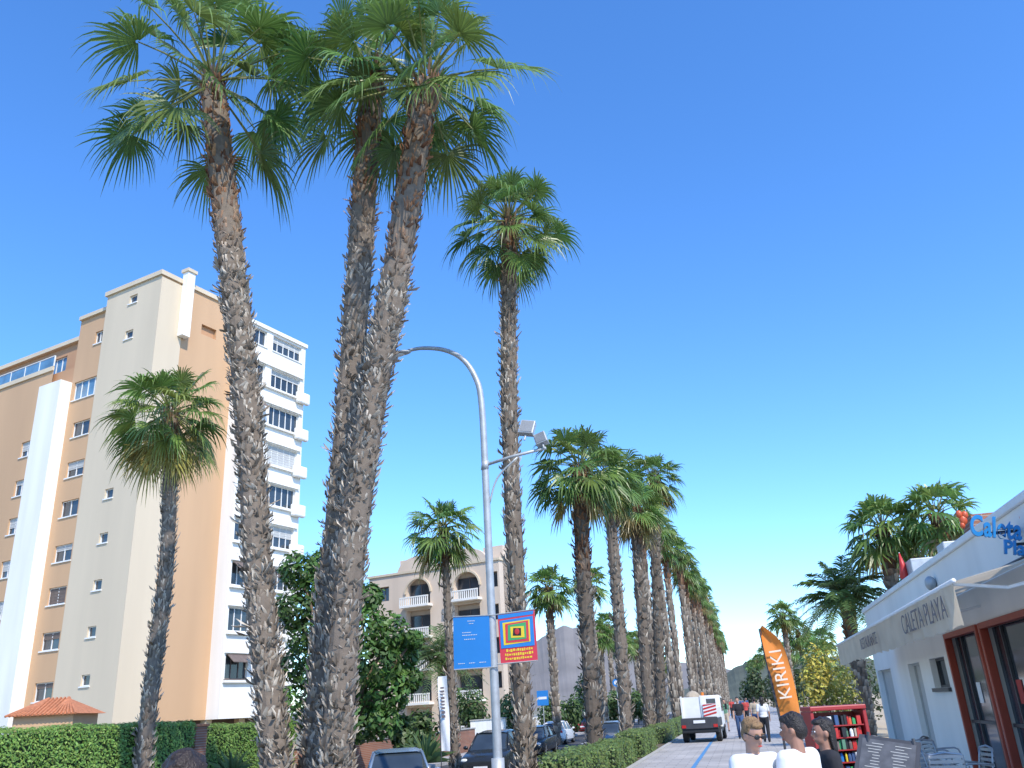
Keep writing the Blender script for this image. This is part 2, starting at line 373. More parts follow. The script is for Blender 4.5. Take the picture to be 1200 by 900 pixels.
near_palm('slender tall fan palm rising just right of the street lamp with two banners',[(618,960),(615,880),(606,700),(598,520),(596,400),(597,262)],20,.20,.21,dict(near,nseg=32,n=46,Lp=1.05,Rb=.92,elmin=-65),dark=.9,per=10,step=.14,brown=.85)
near_palm('short fan palm with yellowing lower fronds in front of the orange tower',[(158,960),(167,890),(183,760),(196,650),(200,488)],22,.23,.20,dict(near,nseg=30,n=56,Lp=1.1,Rb=1.02,elmin=-76,old=.2,pw=.8,g0=(.16,.24,.055),oldc=((.42,.38,.10),(.34,.27,.09))),dark=1.05,zbase=RZ,step=.14,per=10,brown=.93)
near_palm('small fan palm across the road in front of the arched apartment block',[(538,960),(533,880),(527,760),(520,622)],39,.20,.17,dict(n=44,nseg=22,Lp=1.1,Rb=1.05,elmin=-65,old=.06),dark=.9,zbase=RZ,step=.2,per=8,bs=1.3)
mid=dict(n=48,nseg=24,Lp=1.0,Rb=1.05,elmin=-66,old=.08)
near_palm('first fan palm of the long promenade row, dark shaggy trunk, behind the red banner',[(703,960),(698,880),(688,740),(682,640),(679,552)],30.5,.25,.28,dict(mid,Lp=1.1),dark=.65,step=.18,per=9,bs=1.5,brown=.6)
near_palm('second fan palm of the long promenade row, pale trunk leaning left',[(742,940),(736,880),(725,720),(712,562)],38,.24,.26,mid,dark=.95,step=.2,per=9,bs=1.3)
near_palm('third fan palm of the long promenade row, shorter with dull crown',[(768,920),(762,860),(752,720),(743,596)],45,.24,.28,dict(mid,old=.25,Lp=.9),dark=.8,step=.25,per=8,bs=1.5)
near_palm('fourth fan palm of the long promenade row, taller than its neighbours',[(780,920),(776,860),(770,700),(766,562)],49,.27,.28,mid,dark=.7,step=.25,per=8,bs=1.6)
TV=[];CV=[]
for k in range(3):
    H=11.; P=[Vector((sin(z_/H*2+k)*.12-.12*sin(k),cos(z_/H*2.2+k*2)*.1-.1*cos(k*2),z_)) for z_ in [H*i/14 for i in range(15)]]
    P=[p-Vector((P[0].x,P[0].y,0)) for p in P]
    TV.append((trunk_mb(P,.25,.24,rng,.34,6,1.5,8,brown=.7,dark=.8).mesh('trunk',M['palm_trunk'],colors=True),P[-1]))
    CV.append(crown_mb(rng,42,16,.95,1.05,-60,.08).mesh('crown',M['palm_leaf'],colors=True))
def far_palm(label,x,y,h,z0,group=None,cs=1.):
    k=rng.randrange(3); root=thing('palm_tree',label,'palm tree',(x,y,z0),rng.uniform(0,6),group)
    t=bpy.data.objects.new('trunk',TV[k][0]); col.objects.link(t); t.parent=root; t.scale=(1,1,h/11)
    c=bpy.data.objects.new('crown',CV[rng.randrange(3)]); col.objects.link(c); c.parent=root; c.location=(TV[k][1].x,TV[k][1].y,h+.1); c.scale=(cs,)*3; c.rotation_euler=(0,0,rng.uniform(0,6))
Y=58.
for i in range(24):
    lab='fan palm in the receding far part of the promenade row, beyond the fourth one'
    far_palm(lab,-5.2+min(1.4,max(0,(Y-62)*.035))+rng.uniform(-.25,.25),Y,14.9+rng.uniform(-.8,.8)-(1.2 if i==0 else 0),-.05,'far palms of the promenade row')
    Y+=8+rng.uniform(-1,1)
far_palm('fan palm across the road seen between the red banner and the promenade row, left one',pY(652,830,60).x,60,pY(645,690,60).z-RZ,RZ,None,1.05)
far_palm('fan palm across the road seen between the first and second promenade palms',pY(705,830,82).x,82,pY(700,683,82).z-RZ,RZ,None,1.1)
Y=92.
for i in range(12):
    far_palm('fan palm on the far side of the road, behind the promenade row',-14.3+rng.uniform(-.5,.5),Y,10+rng.uniform(-1,1.5),RZ,'palms across the road'); Y+=9
def right_palm(label,px,py,Y,cs=1.,feather=None):
    p=pY(px,py,Y)
    if feather:
        root=thing('palm_tree',label,'palm tree',(p.x,Y,-.05)); H=p.z+.05
        trunk_mb([Vector((0,0,H*i/10)) for i in range(11)],.24,.28,rng,.25,8,1.5,10,brown=.6,dark=.8).build('trunk',M['palm_trunk'],root,colors=True)
        feather_mb(rng,*feather).build('crown',M['palm_leaf'],root,colors=True,loc=(0,0,H))
    else: far_palm(label,p.x,Y,p.z+.05,-.05,None,cs)
right_palm('dark fan palm crown above the far end of the restaurant roof, left of the two',1033,622,38,1.0)
right_palm('dark fan palm crown above the restaurant roof, left of the roof sign',1100,606,37,.95)
right_palm('dark fan palm half hidden behind the crown left of the roof sign',1075,650,44,1.0)
right_palm('bushy feather palm standing just past the end of the restaurant',990,700,40,1,(56,2.6,28))
right_palm('small distant palm above the orange feather flag, left one',914,722,95,1.0)
right_palm('small distant palm between the orange flag and the feather palm',938,742,100,1.0)
for k,(x,y,Yy) in enumerate([(898,765,150),(888,775,190),(925,762,130),(955,765,90),(880,780,220),(910,760,170),(965,750,110),(902,772,240)]):
    p=pY(x,y,Yy); far_palm('far palm on the beach side among dark shrubs',p.x,Yy,p.z,-.05,'far palms on the beach side')
def feather_at(label,px,py,Y,n,L,z0=RZ,g0=(.11,.18,.055)):
    p=pY(px,py,Y); root=thing('palm_tree',label,'palm tree',(p.x,Y,z0)); H=p.z-z0
    trunk_mb([Vector((0,0,H*i/8)) for i in range(9)],.22,.26,rng,.25,8,1.5,10,brown=.6,dark=.6).build('trunk',M['palm_trunk'],root,colors=True)
    feather_mb(rng,n,L,22,g0).build('crown',M['palm_leaf'],root,colors=True,loc=(0,0,H))
feather_at('bushy feather palm below the arched balconies, behind the slim palm',518,770,52,50,3.0)
# ------------------------------------------------ leafy things
def leaves(mb,c,r,n,size,g,rg=rng,shell=.55):
    c=Vector(c)
    for i in range(n):
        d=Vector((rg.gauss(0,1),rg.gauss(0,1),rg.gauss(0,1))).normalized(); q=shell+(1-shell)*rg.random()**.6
        if rg.random()<.12: q*=1.18
        p=c+Vector((d.x*r[0],d.y*r[1],d.z*r[2]))*q
        nrm=(d+Vector((rg.uniform(-.8,.8),rg.uniform(-.8,.8),rg.uniform(-.3,.9)))).normalized(); u=nrm.orthogonal().normalized(); u=Quaternion(nrm,rg.uniform(0,6.28))@u; v=nrm.cross(u)
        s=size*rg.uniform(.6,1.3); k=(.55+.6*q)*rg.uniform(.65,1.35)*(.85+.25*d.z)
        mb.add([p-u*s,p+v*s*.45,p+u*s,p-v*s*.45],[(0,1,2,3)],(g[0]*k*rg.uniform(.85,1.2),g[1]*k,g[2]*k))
def tree(label,base,clumps,n,size,g,tr=.18,name='tree'):
    base=Vector(base); root=thing(name,label,'tree',base)
    t=MB(); fork=Vector((0,0,min(c[0][2]-base.z for c in clumps)*.8+.2)); t.tube([(0,0,0),fork*.5+Vector((.05,0,0)),fork],[tr,tr*.8,tr*.7],8)
    mb=MB()
    for c,r in clumps:
        c=Vector(c)-base; t.tube([fork,fork.lerp(c,.5)+Vector((0,0,.2)),c],[tr*.6,tr*.4,tr*.15],6)
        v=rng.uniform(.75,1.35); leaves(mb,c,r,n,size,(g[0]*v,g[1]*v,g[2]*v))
    t.build('trunk',M['wood'],root,smooth=True); mb.build('crown',M['leaf'],root,colors=True); return root
def cl(px,py,Y,rpx):
    p=pY(px,py,Y); return (p,(rpx*Y/1000.,rpx*Y/1000.,rpx*Y/1050.))
Yt=34
spots=[(350,668,0,26),(372,690,1,28),(345,715,0,28),(380,660,2,20),(365,740,1,32),(430,700,-1,20),(425,735,-1,32),(455,745,0,28),(440,775,-1,34),(470,765,1,22),(415,800,0,32),(455,810,0,30),(478,795,1,18),(385,790,1,34),(350,780,2,30),(420,845,0,28),(450,845,0,22),(340,830,2,30),(485,750,0,12),(400,700,1,20)]
tree('broad dark green leafy tree behind the touching pair of palms',(pY(410,880,Yt).x,Yt,RZ),[cl(x,y,Yt+d*.7,r) for x,y,d,r in spots],620,.15,(.07,.145,.028),.25)
def bush(label,px,py,Y,rpx,g,n=900,size=.1,z0=RZ,group=None,name='shrub',sq=1.):
    p=pY(px,py,Y); r=rpx*Y/1000.; root=thing(name,label,'shrub',(p.x,Y,z0),0,group)
    mb=MB(); h=p.z-z0
    for k in range(7):
        q=Vector((rng.uniform(-.7,.7)*r,rng.uniform(-.6,.6)*r,max(.2,h)*rng.uniform(.45,.85)))
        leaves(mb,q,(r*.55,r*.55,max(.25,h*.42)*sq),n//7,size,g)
    mb.build('foliage',M['leaf'],root,colors=True)
    st=MB(); 
    for k in range(4): st.tube([(0,0,0),(rng.uniform(-.3,.3)*r,rng.uniform(-.3,.3)*r,h*.7)],[.04,.015],5)
    st.build('stem',M['wood'],root)
bush('yellow-green shrub on the sand beyond the restaurant awning',960,772,34,26,(.44,.40,.07),1800,.085,-.05)
bush('yellow-green low shrub right beside the restaurant end wall',992,790,36,22,(.34,.36,.08),900,.08,-.05)
for k,(x,y,Y_,r) in enumerate([(895,790,120,16),(915,785,110,18),(935,785,100,18),(880,795,160,12),(950,770,75,18),(1005,770,50,26)]):
    bush('dark green shrub among the beach side palms',x,y,Y_,r,(.07,.11,.04),700,.03*Y_/12,-.05,'beach side shrubs')
for k,(x,y,Y_,r) in enumerate([(495,838,40,22),(545,815,60,22),(600,820,66,20),(640,822,70,18),(670,820,74,16),(470,850,36,16),(720,815,100,14),(745,812,110,12),(690,800,95,20),(320,835,44,20)]):
    bush('green garden shrub across the road behind the parked cars',x,y,Y_,r,(.08,.14,.04),900,.10+.0015*Y_,RZ,'garden shrubs across the road')
def hedge(label,x0,x1,y0,y1,z0,z1,g,size=.09,dens=170,name='hedge',group=None):
    root=thing(name,label,'hedge',((x0+x1)/2,(y0+y1)/2,z0),0,group); hx,hy,h=(x1-x0)/2,(y1-y0)/2,z1-z0
    c=MB(); c.box(-hx+.08,hx-.08,-hy+.08,hy-.08,0,h-.1); c.build('core',M['dark_leaf'],root)
    mb=MB(); area=2*(2*hx+2*hy)*h+4*hx*hy
    for i in range(int(area*dens)):
        q=rng.random()*area
        if q<4*hx*hy: p=Vector((rng.uniform(-hx,hx),rng.uniform(-hy,hy),h)); n=Vector((0,0,1))
        elif q<4*hx*hy+4*hy*h: s=rng.choice((-1,1)); p=Vector((s*hx,rng.uniform(-hy,hy),rng.uniform(0,h))); n=Vector((s,0,0))
        else: s=rng.choice((-1,1)); p=Vector((rng.uniform(-hx,hx),s*hy,rng.uniform(0,h))); n=Vector((0,s,0))
        wob=.09*(sin(p.y*2.3+p.x)+sin(p.y*5.1+p.z*3))*.7
        p+=n*(rng.uniform(-.07,.05)+wob*.4)
        nn=(n*1.4+Vector((rng.uniform(-.7,.7),rng.uniform(-.9,.5),rng.uniform(-.1,1.0)))).normalized(); u=Quaternion(nn,rng.uniform(0,6.28))@nn.orthogonal().normalized(); v=nn.cross(u); s=size*rng.uniform(.6,1.3); k=rng.uniform(.7,1.3)
        mb.add([p-u*s,p+v*s*.5,p+u*s,p-v*s*.5],[(0,1,2,3)],(g[0]*k*rng.uniform(.85,1.2),g[1]*k,g[2]*k))
    mb.build('foliage',M['leaf'],root,colors=True)
hedge('long clipped green hedge at far left below the orange tower',-17.6,-16.5,14,24.6,RZ+.4,1.9,(.21,.36,.07),.042,750)
hedge('clipped hedge behind the red brick gate pillar',-18,-17,26.4,32,RZ,1.75,(.17,.29,.055),.045,550)
for i,(y0,y1,h) in enumerate([(19.5,23.6,.72),(24.6,29.5,.66),(31.6,36.6,.75),(41.5,47.5,.7),(50,58,.7),(60,70,.7)]):
    hedge(['low clipped hedge beside the promenade nearest the lamp post','low hedge beside the promenade before the first row palm','low hedge beside the promenade just past the first row palm','low hedge beside the promenade left of the white truck','low hedge beside the promenade just beyond the truck','farthest low hedge strip beside the promenade'][i],-4.5,-3.55,y0,y1,-.03,h,(.15,.22,.055),.045,480 if i<3 else 160)
# ------------------------------------------------ buildings
def wall_holes(mb,mp,a0,a1,z0,z1,holes,depth=.22):
    A=sorted({a0,a1,*[h[0] for h in holes],*[h[1] for h in holes]}); B=sorted({z0,z1,*[h[2] for h in holes],*[h[3] for h in holes]})
    for i in range(len(A)-1):
        for j in range(len(B)-1):
            ca,cz=(A[i]+A[i+1])/2,(B[j]+B[j+1])/2
            if any(h[0]<ca<h[1] and h[2]<cz<h[3] for h in holes): continue
            mb.add([mp(A[i],0,B[j]),mp(A[i+1],0,B[j]),mp(A[i+1],0,B[j+1]),mp(A[i],0,B[j+1])],[(0,1,2,3)])
    for h in holes:
        l,r_,b,t=h[:4]
        for p,q in (((l,b),(r_,b)),((r_,b),(r_,t)),((r_,t),(l,t)),((l,t),(l,b))):
            mb.add([mp(p[0],0,p[1]),mp(q[0],0,q[1]),mp(q[0],-depth,q[1]),mp(p[0],-depth,p[1])],[(0,1,2,3)])
def bx(mb,mp,a0,a1,o0,o1,z0,z1):
    vs=[mp(a,o,z) for z in (z0,z1) for o in (o0,o1) for a in (a0,a1)]
    mb.add(vs,[(0,2,3,1),(4,5,7,6),(0,1,5,4),(2,6,7,3),(0,4,6,2),(1,3,7,5)])
def window(root,mp,h,fm,pm,mull=1,depth=.22,shut=0,sm=None,sill=True,fw=.06):
    a0,a1,z0,z1=h; f=MB(); d0,d1=-depth+.03,-depth+.10
    bx(f,mp,a0,a0+fw,d0,d1,z0,z1); bx(f,mp,a1-fw,a1,d0,d1,z0,z1); bx(f,mp,a0+fw,a1-fw,d0,d1,z0,z0+fw); bx(f,mp,a0+fw,a1-fw,d0,d1,z1-fw,z1)
    for k in range(mull):
        c=a0+(a1-a0)*(k+1)/(mull+1); bx(f,mp,c-fw/2,c+fw/2,d0,d1,z0+fw,z1-fw)
    if sill: bx(f,mp,a0-.08,a1+.08,.003,.07,z0-.09,z0-.003)
    fo=f.build('window',fm,root)
    p=MB(); bx(p,mp,a0+fw*.5,a1-fw*.5,-depth+.035,-depth+.05,z0+fw*.5,z1-fw*.5); p.build('pane',pm,fo)
    if shut>0:
        s=MB(); zt=z1-fw; zb=z1-(z1-z0)*shut; n=max(2,int((zt-zb)/.09))
        for k in range(n): bx(s,mp,a0+fw,a1-fw,-depth+.07,-depth+.095+.01*(k%2),zt-(zt-zb)*(k+1)/n,zt-(zt-zb)*k/n-.008)
        s.build('shutter',sm or M['shutter'],fo)
class Frame:
    def __init__(s,o,rz): s.o=Vector(o); s.rz=rz; s.inv=(Matrix.Translation(s.o)@Matrix.Rotation(rz,4,'Z')).inverted(); s.c=s.inv@CAM
    def hit(s,px,py,ax,val):
        d=s.inv.to_3x3()@ray(px,py); t=(val-s.c[ax])/d[ax]; return s.c+d*t
cA=pD(163,560,58); cA.z=RZ; FA=Frame(cA,R(-15))
A=thing('apartment_tower','tall orange and cream apartment tower with white window bays at left','building',cA,R(-15))
Sm=lambda off: (lambda a,o,z:(a,off-o,z)); Em=lambda off: (lambda a,o,z:(off+o,a,z))
hx=lambda px,py,off=0: FA.hit(px,py,1,off)
hy=lambda px,py,off=0: FA.hit(px,py,0,off)
zc=hx(185,324).z; xc=hx(97,560).x; xo=hx(60,560).x; xp=hx(35,560).x; xl=hx(-90,560).x
yo=hy(262,560).y; ytop_o=hy(222,335).z; ye=hy(352,560,1.2).y
zo=hx(92,378,.5).z; zp=hx(50,452,-.4).z; zl=hx(20,412,.5).z
zg=2.8
cream=MB(); rows=[(152,352),(148,393),(128,578),(122,630),(116,685),(109,740),(103,797)]
xs=sum(hx(*r).x for r in rows)/len(rows); H1=[]
for r in rows: z_=hx(*r).z; H1.append((xs-.42,xs+.42,z_-.33,z_+.33))
wall_holes(cream,Sm(0),xc,0,zg,zc,H1)
cream.add([(xc,0,zg),(xc,.5,zg),(xc,.5,zc),(xc,0,zc)],[(0,1,2,3)])
cream.build('cream_wall',M['cream'],A)
for h in H1: window(A,Sm(0),h,M['white_paint'],M['glass'],0)
orow=[(88,457),(85,505),(78,552),(72,598),(66,650),(58,700),(50,753),(44,812)]
xs2=(xo+xc)/2; H2=[]
for i,r in enumerate(orow):
    z_=hx(*r,.5).z; wd=.95 if i else 1.5; H2.append((xs2-wd,xs2+wd,z_-.55-(.3 if not i else 0),z_+.6))
z_=hx(97,402,.5).z; H2.append((xs2+.2,xs2+1.1,z_-.5,z_+.5))
ow=MB(); wall_holes(ow,Sm(.5),xo,xc,zg,zo,H2); ow.build('orange_wall',M['orange'],A)
for i,h in enumerate(H2): window(A,Sm(.5),h,M['white_paint'],M['blue_glass'] if i==0 else M['glass'],3 if i==0 else 1,shut=[0,0,.5,.0,.35,.9,.4,.3,0][i],sm=M['shutter_brown'] if i>4 else None)
pl=MB(); pl.box(xp,xo,-.4,1.2,zg-2,zp); pl.build('white_pilaster',M['white_wall'],A)
H3=[]; xs3=xp-1.9
for i,r in enumerate(orow[1:7]): z_=hx(*r,.5).z-.3; H3.append((xs3-.7,xs3+.7,z_-.6,z_+.6)); H3.append((xs3-5.3,xs3-3.6,z_-.6,z_+.6))
ol=MB(); wall_holes(ol,Sm(.5),xl,xp,zg,zl-3.0,H3); ol.build('orange_wall',M['orange'],A)
for i,h in enumerate(H3): window(A,Sm(.5),h,M['white_paint'],M['glass'],1,shut=rng.choice([0,.3,.6]))
zt3=zl-3.0
ph=MB(); Hp=[(xs3-1.6,xs3+.6,zt3+.3,zt3+2.2),(xs3-6,xs3-3,zt3+.3,zt3+2.2)]; wall_holes(ph,Sm(2.2),xl,xp+1.5,zt3,zl,Hp); ph.build('penthouse_wall',M['orange_dark'],A)
for h in Hp: window(A,Sm(2.2),h,M['white_paint'],M['blue_glass'],2)
rl=MB(); bx(rl,Sm(.5),xl,xp,-.02,.12,zt3,zt3+.35); rl.build('terrace_parapet',M['cream'],A)
rg_=MB(); bx(rg_,Sm(.5),xl,xp,.03,.06,zt3+.38,zt3+1.15); rg_.build('terrace_glass',M['blue_glass'],A)
rr=MB()
for k in range(9):
    x=xl+(xp-xl)*k/8.; bx(rr,Sm(.5),x-.03,x+.03,.0,.09,zt3+.35,zt3+1.2)
bx(rr,Sm(.5),xl,xp,0,.09,zt3+1.18,zt3+1.24); rr.build('terrace_railing',M['white_paint'],A)
roofl=MB(); roofl.box(xl-.2,xo,1.9,12,zl,zl+.35); roofl.box(xo,xc,.3,10,zo,zo+.3); roofl.box(xc-.15,.15,-.15,6,zc,zc+.35); roofl.build('roof_cornice',M['cream'],A)
osd=MB(); wall_holes(osd,Em(0),0,yo,zg,ytop_o,[(yo*.55,yo*.75,zc-3.2,zc-2.4)]); osd.build('orange_side_wall',M['orange'],A)
stp=MB(); stp.box(.003,.05,.0,yo*.30,zg,ytop_o-.3); stp.build('cream_strip',M['cream'],A)
zb1=hy(335,450,1.2).z; zb2=hy(335,632,1.2).z; dz=(zb1-zb2)/4; zbt=zb1+dz*1.25
mB=Em(1.2); bay=MB(); Hb=[]; Lb=ye-yo; zlv=zb1+dz
while zlv>zg+1:
    top=zlv>zb1+.1
    for u0,u1 in ((.04,.34),(.44,.93)): Hb.append((yo+u0*Lb,yo+u1*Lb,zlv-.72,zlv+(.6 if top else .85)))
    zlv-=dz
wall_holes(bay,mB,yo,ye,zg,zbt,Hb,.3)
bay.add([(0,yo,zg),(1.2,yo,zg),(1.2,yo,zbt),(0,yo,zbt)],[(0,1,2,3)])
bay.add([(0,yo,zg),(1.2,yo,zg),(1.2,ye,zg),(0,ye,zg)],[(0,1,2,3)])
bay.build('white_bay',M['white_wall'],A)
for i,h in enumerate(Hb): window(A,mB,h,M['white_paint'] if i<16 else M['shutter_brown'],M['glass'],2+2*(i%2),depth=.28,shut=[.0,.4,0,.3,0,.0,0,.95,.3,0,.2,.5][i%12],sm=M['shutter'] if i<12 else M['shutter_brown'])
zlv=zb1
while zlv>zg+1:
    s=MB(); s.box(1.203,1.62,ye-1.0,ye+.35,zlv-1.25,zlv-.3); s.build('balcony',M['white_wall'],A,bevel=.12)
    s=MB(); s.box(1.203,1.42,yo+.1,ye-1.05,zlv-.95,zlv-.80); s.build('window_ledge',M['white_wall'],A)
    s=MB(); s.box(1.203,1.36,yo+.1,ye-.2,zlv+.93,zlv+1.02); s.build('window_hood',M['white_wall'],A)
    if rng.random()<.4:
        aw=MB(); aw.prism([(1.25,yo+.05*Lb,zlv+.88),(1.9,yo+.05*Lb,zlv+.35),(1.9,yo+.05*Lb,zlv+.30),(1.25,yo+.05*Lb,zlv+.83)],(0,.3*Lb,0)); aw.build('sun_blind',M['shutter_brown'],A)
    zlv-=dz
tp=MB(); tp.box(-3,1.35,yo-.05,ye+.1,zbt,zbt+.3); tp.build('roof_cornice',M['white_wall'],A)
tp=MB(); tp.box(-4,-.3,yo*.95,ye-4,zbt+.3,zc-2.0); tp.build('penthouse_wall',M['cream'],A)
p_=hy(216,345); ch=MB(); ch.box(.06,.6,p_.y-.3,p_.y+.35,zc-4.2,zc+.9); ch.build('chimney_flue',M['white_wall'],A)
ch=MB(); ch.box(-.05,.7,p_.y-.4,p_.y+.45,zc+.9,zc+1.15); ch.build('chimney_cap',M['cream'],A)
core=MB(); core.box(xl,-.3,.83+0,ye,zg,zt3-.1); core.box(xo,-.3,.83,8,zt3-.1,zo-.05); core.box(xc+.02,-.25,.3,6,zg,zc-.05); core.box(-6,-.23,6.0,yo,zt3,ytop_o-.03); core.box(-.25,.88,yo+.05,ye-.05,zg+.02,zbt-.05); core.box(xl,xp,2.5,11,zt3-.1,zl-.02); core.build('inner_wall',M['orange_dark'],A)
ft=MB(); ft.box(xl,-1.2,1.5,ye-1,0,zg-.02); ft.build('ground_floor',M['shutter_brown'],A)
for k in range(6):
    c=MB(); x=-.4-k*3.5; c.box(x-.25,x+.25,.2,.7,0,zg-.01); c.build('column',M['cream'],A)
for k in range(5):
    c=MB(); y=1.5+k*(ye-2)/4; c.box(-.5,0-.02,y-.25,y+.25,0,zg-.01); c.build('column',M['cream'],A)
# --- arched block
cB=pY(588,740,84); cB.z=RZ; FB=Frame(cB,R(-15))
B=thing('apartment_block','cream apartment block with rounded arches over its balconies','building',cB,R(-15))
hb=lambda px,py: FB.hit(px,py,1,0)
ztB=hb(585,656).z; xlB=hb(432,750).x; sB=MB(); HB=[]; arches=[]
fl=5; fh=(ztB-.6)/fl
cols=[hb(p,700).x for p in (449,490,547,577)]
zs=[ztB-.6-fh*k for k in range(fl)]
for ci,x in enumerate(cols):
    hw_=[.8,1.55,1.55,.7][ci]
    for k,zt in enumerate(zs):
        big=ci in (1,2)
        HB.append((x-hw_,x+hw_,zt-fh+(.45 if big else 1.2),zt-(.15 if big else .5))); arches.append((ci,k))
wall_holes(sB,Sm(0),xlB,0,0,ztB,HB,.8)
for (x0,x1,z0,z1),(ci,k) in zip(HB,arches):
    if k in (0,2) and ci in (1,2):
        r_=(x1-x0)/2; cx=(x0+x1)/2; rz_=r_*.95
        for sd in (-1,1):
            arc=[(cx+sd*r_*cos(t),-.01,z1-.02-rz_+rz_*sin(t)) for t in [pi/2*j/8 for j in range(9)]]
            sB.prism(arc+[(cx+sd*r_,-.01,z1)],(0,.3,0))
        pts=[(cx+(r_+.03)*cos(t),z1-.02-rz_+(rz_+.03)*sin(t)) for t in [pi*j/16 for j in range(17)]]
        tm=MB()
        for j in range(16):
            (xa,za),(xb,zb_)=pts[j],pts[j+1]; k1=1.13
            f2=lambda x,z_:(cx+(x-cx)*k1,(z1-rz_)+(z_-(z1-rz_))*k1)
            (xc_,zc_),(xd,zd)=f2(xb,zb_),f2(xa,za)
            tm.prism([(xa,-.16,za),(xb,-.16,zb_),(xc_,-.16,zc_),(xd,-.16,zd)],(0,.14,0))
        tm.build('arch_trim',M['cream'],B)
DB=4
sB.add([(0,0,0),(0,DB,0),(0,DB,ztB),(0,0,ztB)],[(0,1,2,3)])
sB.box(xlB,0,.85,DB,0,ztB-.05)
sB.build('wall',M['sand_wall'],B)
for i,(h,(ci,k)) in enumerate(zip(HB,arches)):
    big=ci in (1,2)
    window(B,Sm(0),(h[0]+.1,h[1]-.1,h[2]+.02,h[3]-(.5 if big else .05)),M['shutter_brown'],M['glass'],1,depth=.78 if big else .5,sill=False)
    if big:
        b=MB(); bx(b,Sm(0),h[0]-.3,h[1]+.3,.003,.9,h[2]-.35,h[2]-.12)
        bx(b,Sm(0),h[0]-.3,h[1]+.3,.78,.88,h[2]+.62,h[2]+.75)
        n=14
        for j in range(n+1):
            x=h[0]-.27+(h[1]-h[0]+.5)*j/n; bx(b,Sm(0),x-.06,x+.06,.8,.86,h[2]-.12,h[2]+.62)
        b.build('balcony',M['white_wall'],B)
for x in (cols[1],cols[2]):
    c=MB(); c.prism([(x+2.7*cos(t),-.12,ztB+1.7*sin(t)) for t in [pi*j/14 for j in range(15)]],(0,.5,0)); c.build('arched_parapet',M['sand_wall'],B)
c=MB(); c.box(xlB-.2,.15,-.15,DB,ztB+.003,ztB+.25); c.build('cornice',M['cream'],B)
c=MB(); c.box(-3.0,-.6,2,3.8,ztB+.25,ztB+1.9); c.build('roof_hut',M['sand_wall'],B)
c=MB(); c.box(-14,-12,2,3.8,ztB+.25,ztB+1.9); c.build('roof_hut',M['sand_wall'],B)
W_=thing('white_building','plain white building half hidden behind the slim tall palm and banners','building',(pY(597,740,95).x,95,RZ),R(-15))
zw=pY(600,658,95).z-RZ; c=MB(); Hw=[(-2.5,-1.4,zw-2.6-3*k,zw-1.4-3*k) for k in range(4)]
wall_holes(c,Sm(0),-4,.3,0,zw,Hw); c.box(-4,.3,.25,2,0,zw-.03); c.build('wall',M['white_wall'],W_)
for h in Hw: window(W_,Sm(0),h,M['shutter_brown'],M['glass'],1)
c=MB(); c.box(-4.2,.5,-.2,2.2,zw,zw+.3); c.build('cornice',M['white_wall'],W_)
p=pD(66,845,42); K=thing('gatehouse','small gatehouse with orange tiled hip roof behind the left hedge','building',(p.x,p.y,RZ),R(15))
zk=pD(66,838,42).z-RZ; c=MB(); c.box(-1.2,1.2,-1.1,1.1,0,zk); c.build('wall',M['orange'],K)
c=MB(); c.add([(-1.45,-1.35,zk),(1.45,-1.35,zk),(1.45,1.35,zk),(-1.45,1.35,zk),(-.4,0,zk+.65),(.4,0,zk+.65)],[(0,1,5,4),(2,3,4,5),(1,2,5),(3,0,4),(3,2,1,0)])
for k in range(18):
    x=-1.4+2.8*k/17; xt=max(-.4,min(.4,x)); c.tube([(x,-1.37,zk+.01),(xt+(x-xt)*.02,-.02,zk+.67)],.05,5)
c.build('roof',M['tile_roof'],K)
def wall_thing(name,label,x0,x1,y0,y1,z0,z1,m,cap=None):
    r=thing(name,label,'wall',((x0+x1)/2,(y0+y1)/2,z0)); a,b=(x1-x0)/2,(y1-y0)/2
    c=MB(); c.box(-a,a,-b,b,0,z1-z0); c.build('panel',m,r)
    c=MB(); c.box(-a-.05,a+.05,-b-.05,b+.05,z1-z0,z1-z0+.08); c.build('coping',cap or M['kerb'],r,bevel=.02)
wall_thing('brick_pillar','red brick gate pillar at the end of the far left hedge',-17.3,-16.7,25.0,25.6,RZ,1.75,M['brick'],M['tile_roof'])
wall_thing('low_wall','low pale wall under the far left hedge',-17.7,-16.42,13.9,24.8,RZ,RZ+.4,M['cream'])
wall_thing('garden_wall','long reddish garden wall across the road behind the parked cars',-17.3,-17.0,32.5,56,RZ,.75,M['brick'])
wall_thing('garden_wall','white garden wall across the road in front of the white building',-17.6,-17.3,57,100,RZ,1.2,M['white_wall'])
def agave(label,px,py,Y,r):
    p=pY(px,py,Y); root=thing('agave_plant',label,'plant',(p.x,Y,RZ)); mb=MB()
    for i in range(38):
        az=i*2.4; el=R(80-75*i/38); d=Vector((cos(az)*cos(el),sin(az)*cos(el),sin(el))); s=Vector((-sin(az),cos(az),0))*.05; L=r*rng.uniform(.8,1.1); v=rng.uniform(.7,1.2)
        mb.add([d*.05-s,d*.05+s,d*L*.5+s+Z*.1,d*L-Z*L*.12,d*L*.5-s+Z*.1],[(0,1,2,3,4)],(.16*v,.24*v,.09*v))
    mb.build('leaves',M['leaf'],root,colors=True,loc=(0,0,.7)); t=MB(); t.tube([(0,0,0),(0,0,.7)],[.14,.1],8); t.build('stem',M['wood'],root)
agave('spiky rosette plant before the clipped hedge, left of the tall left palm',272,893,27,1.1)
agave('spiky rosette plant behind the silver blue car',498,872,31,1.3)
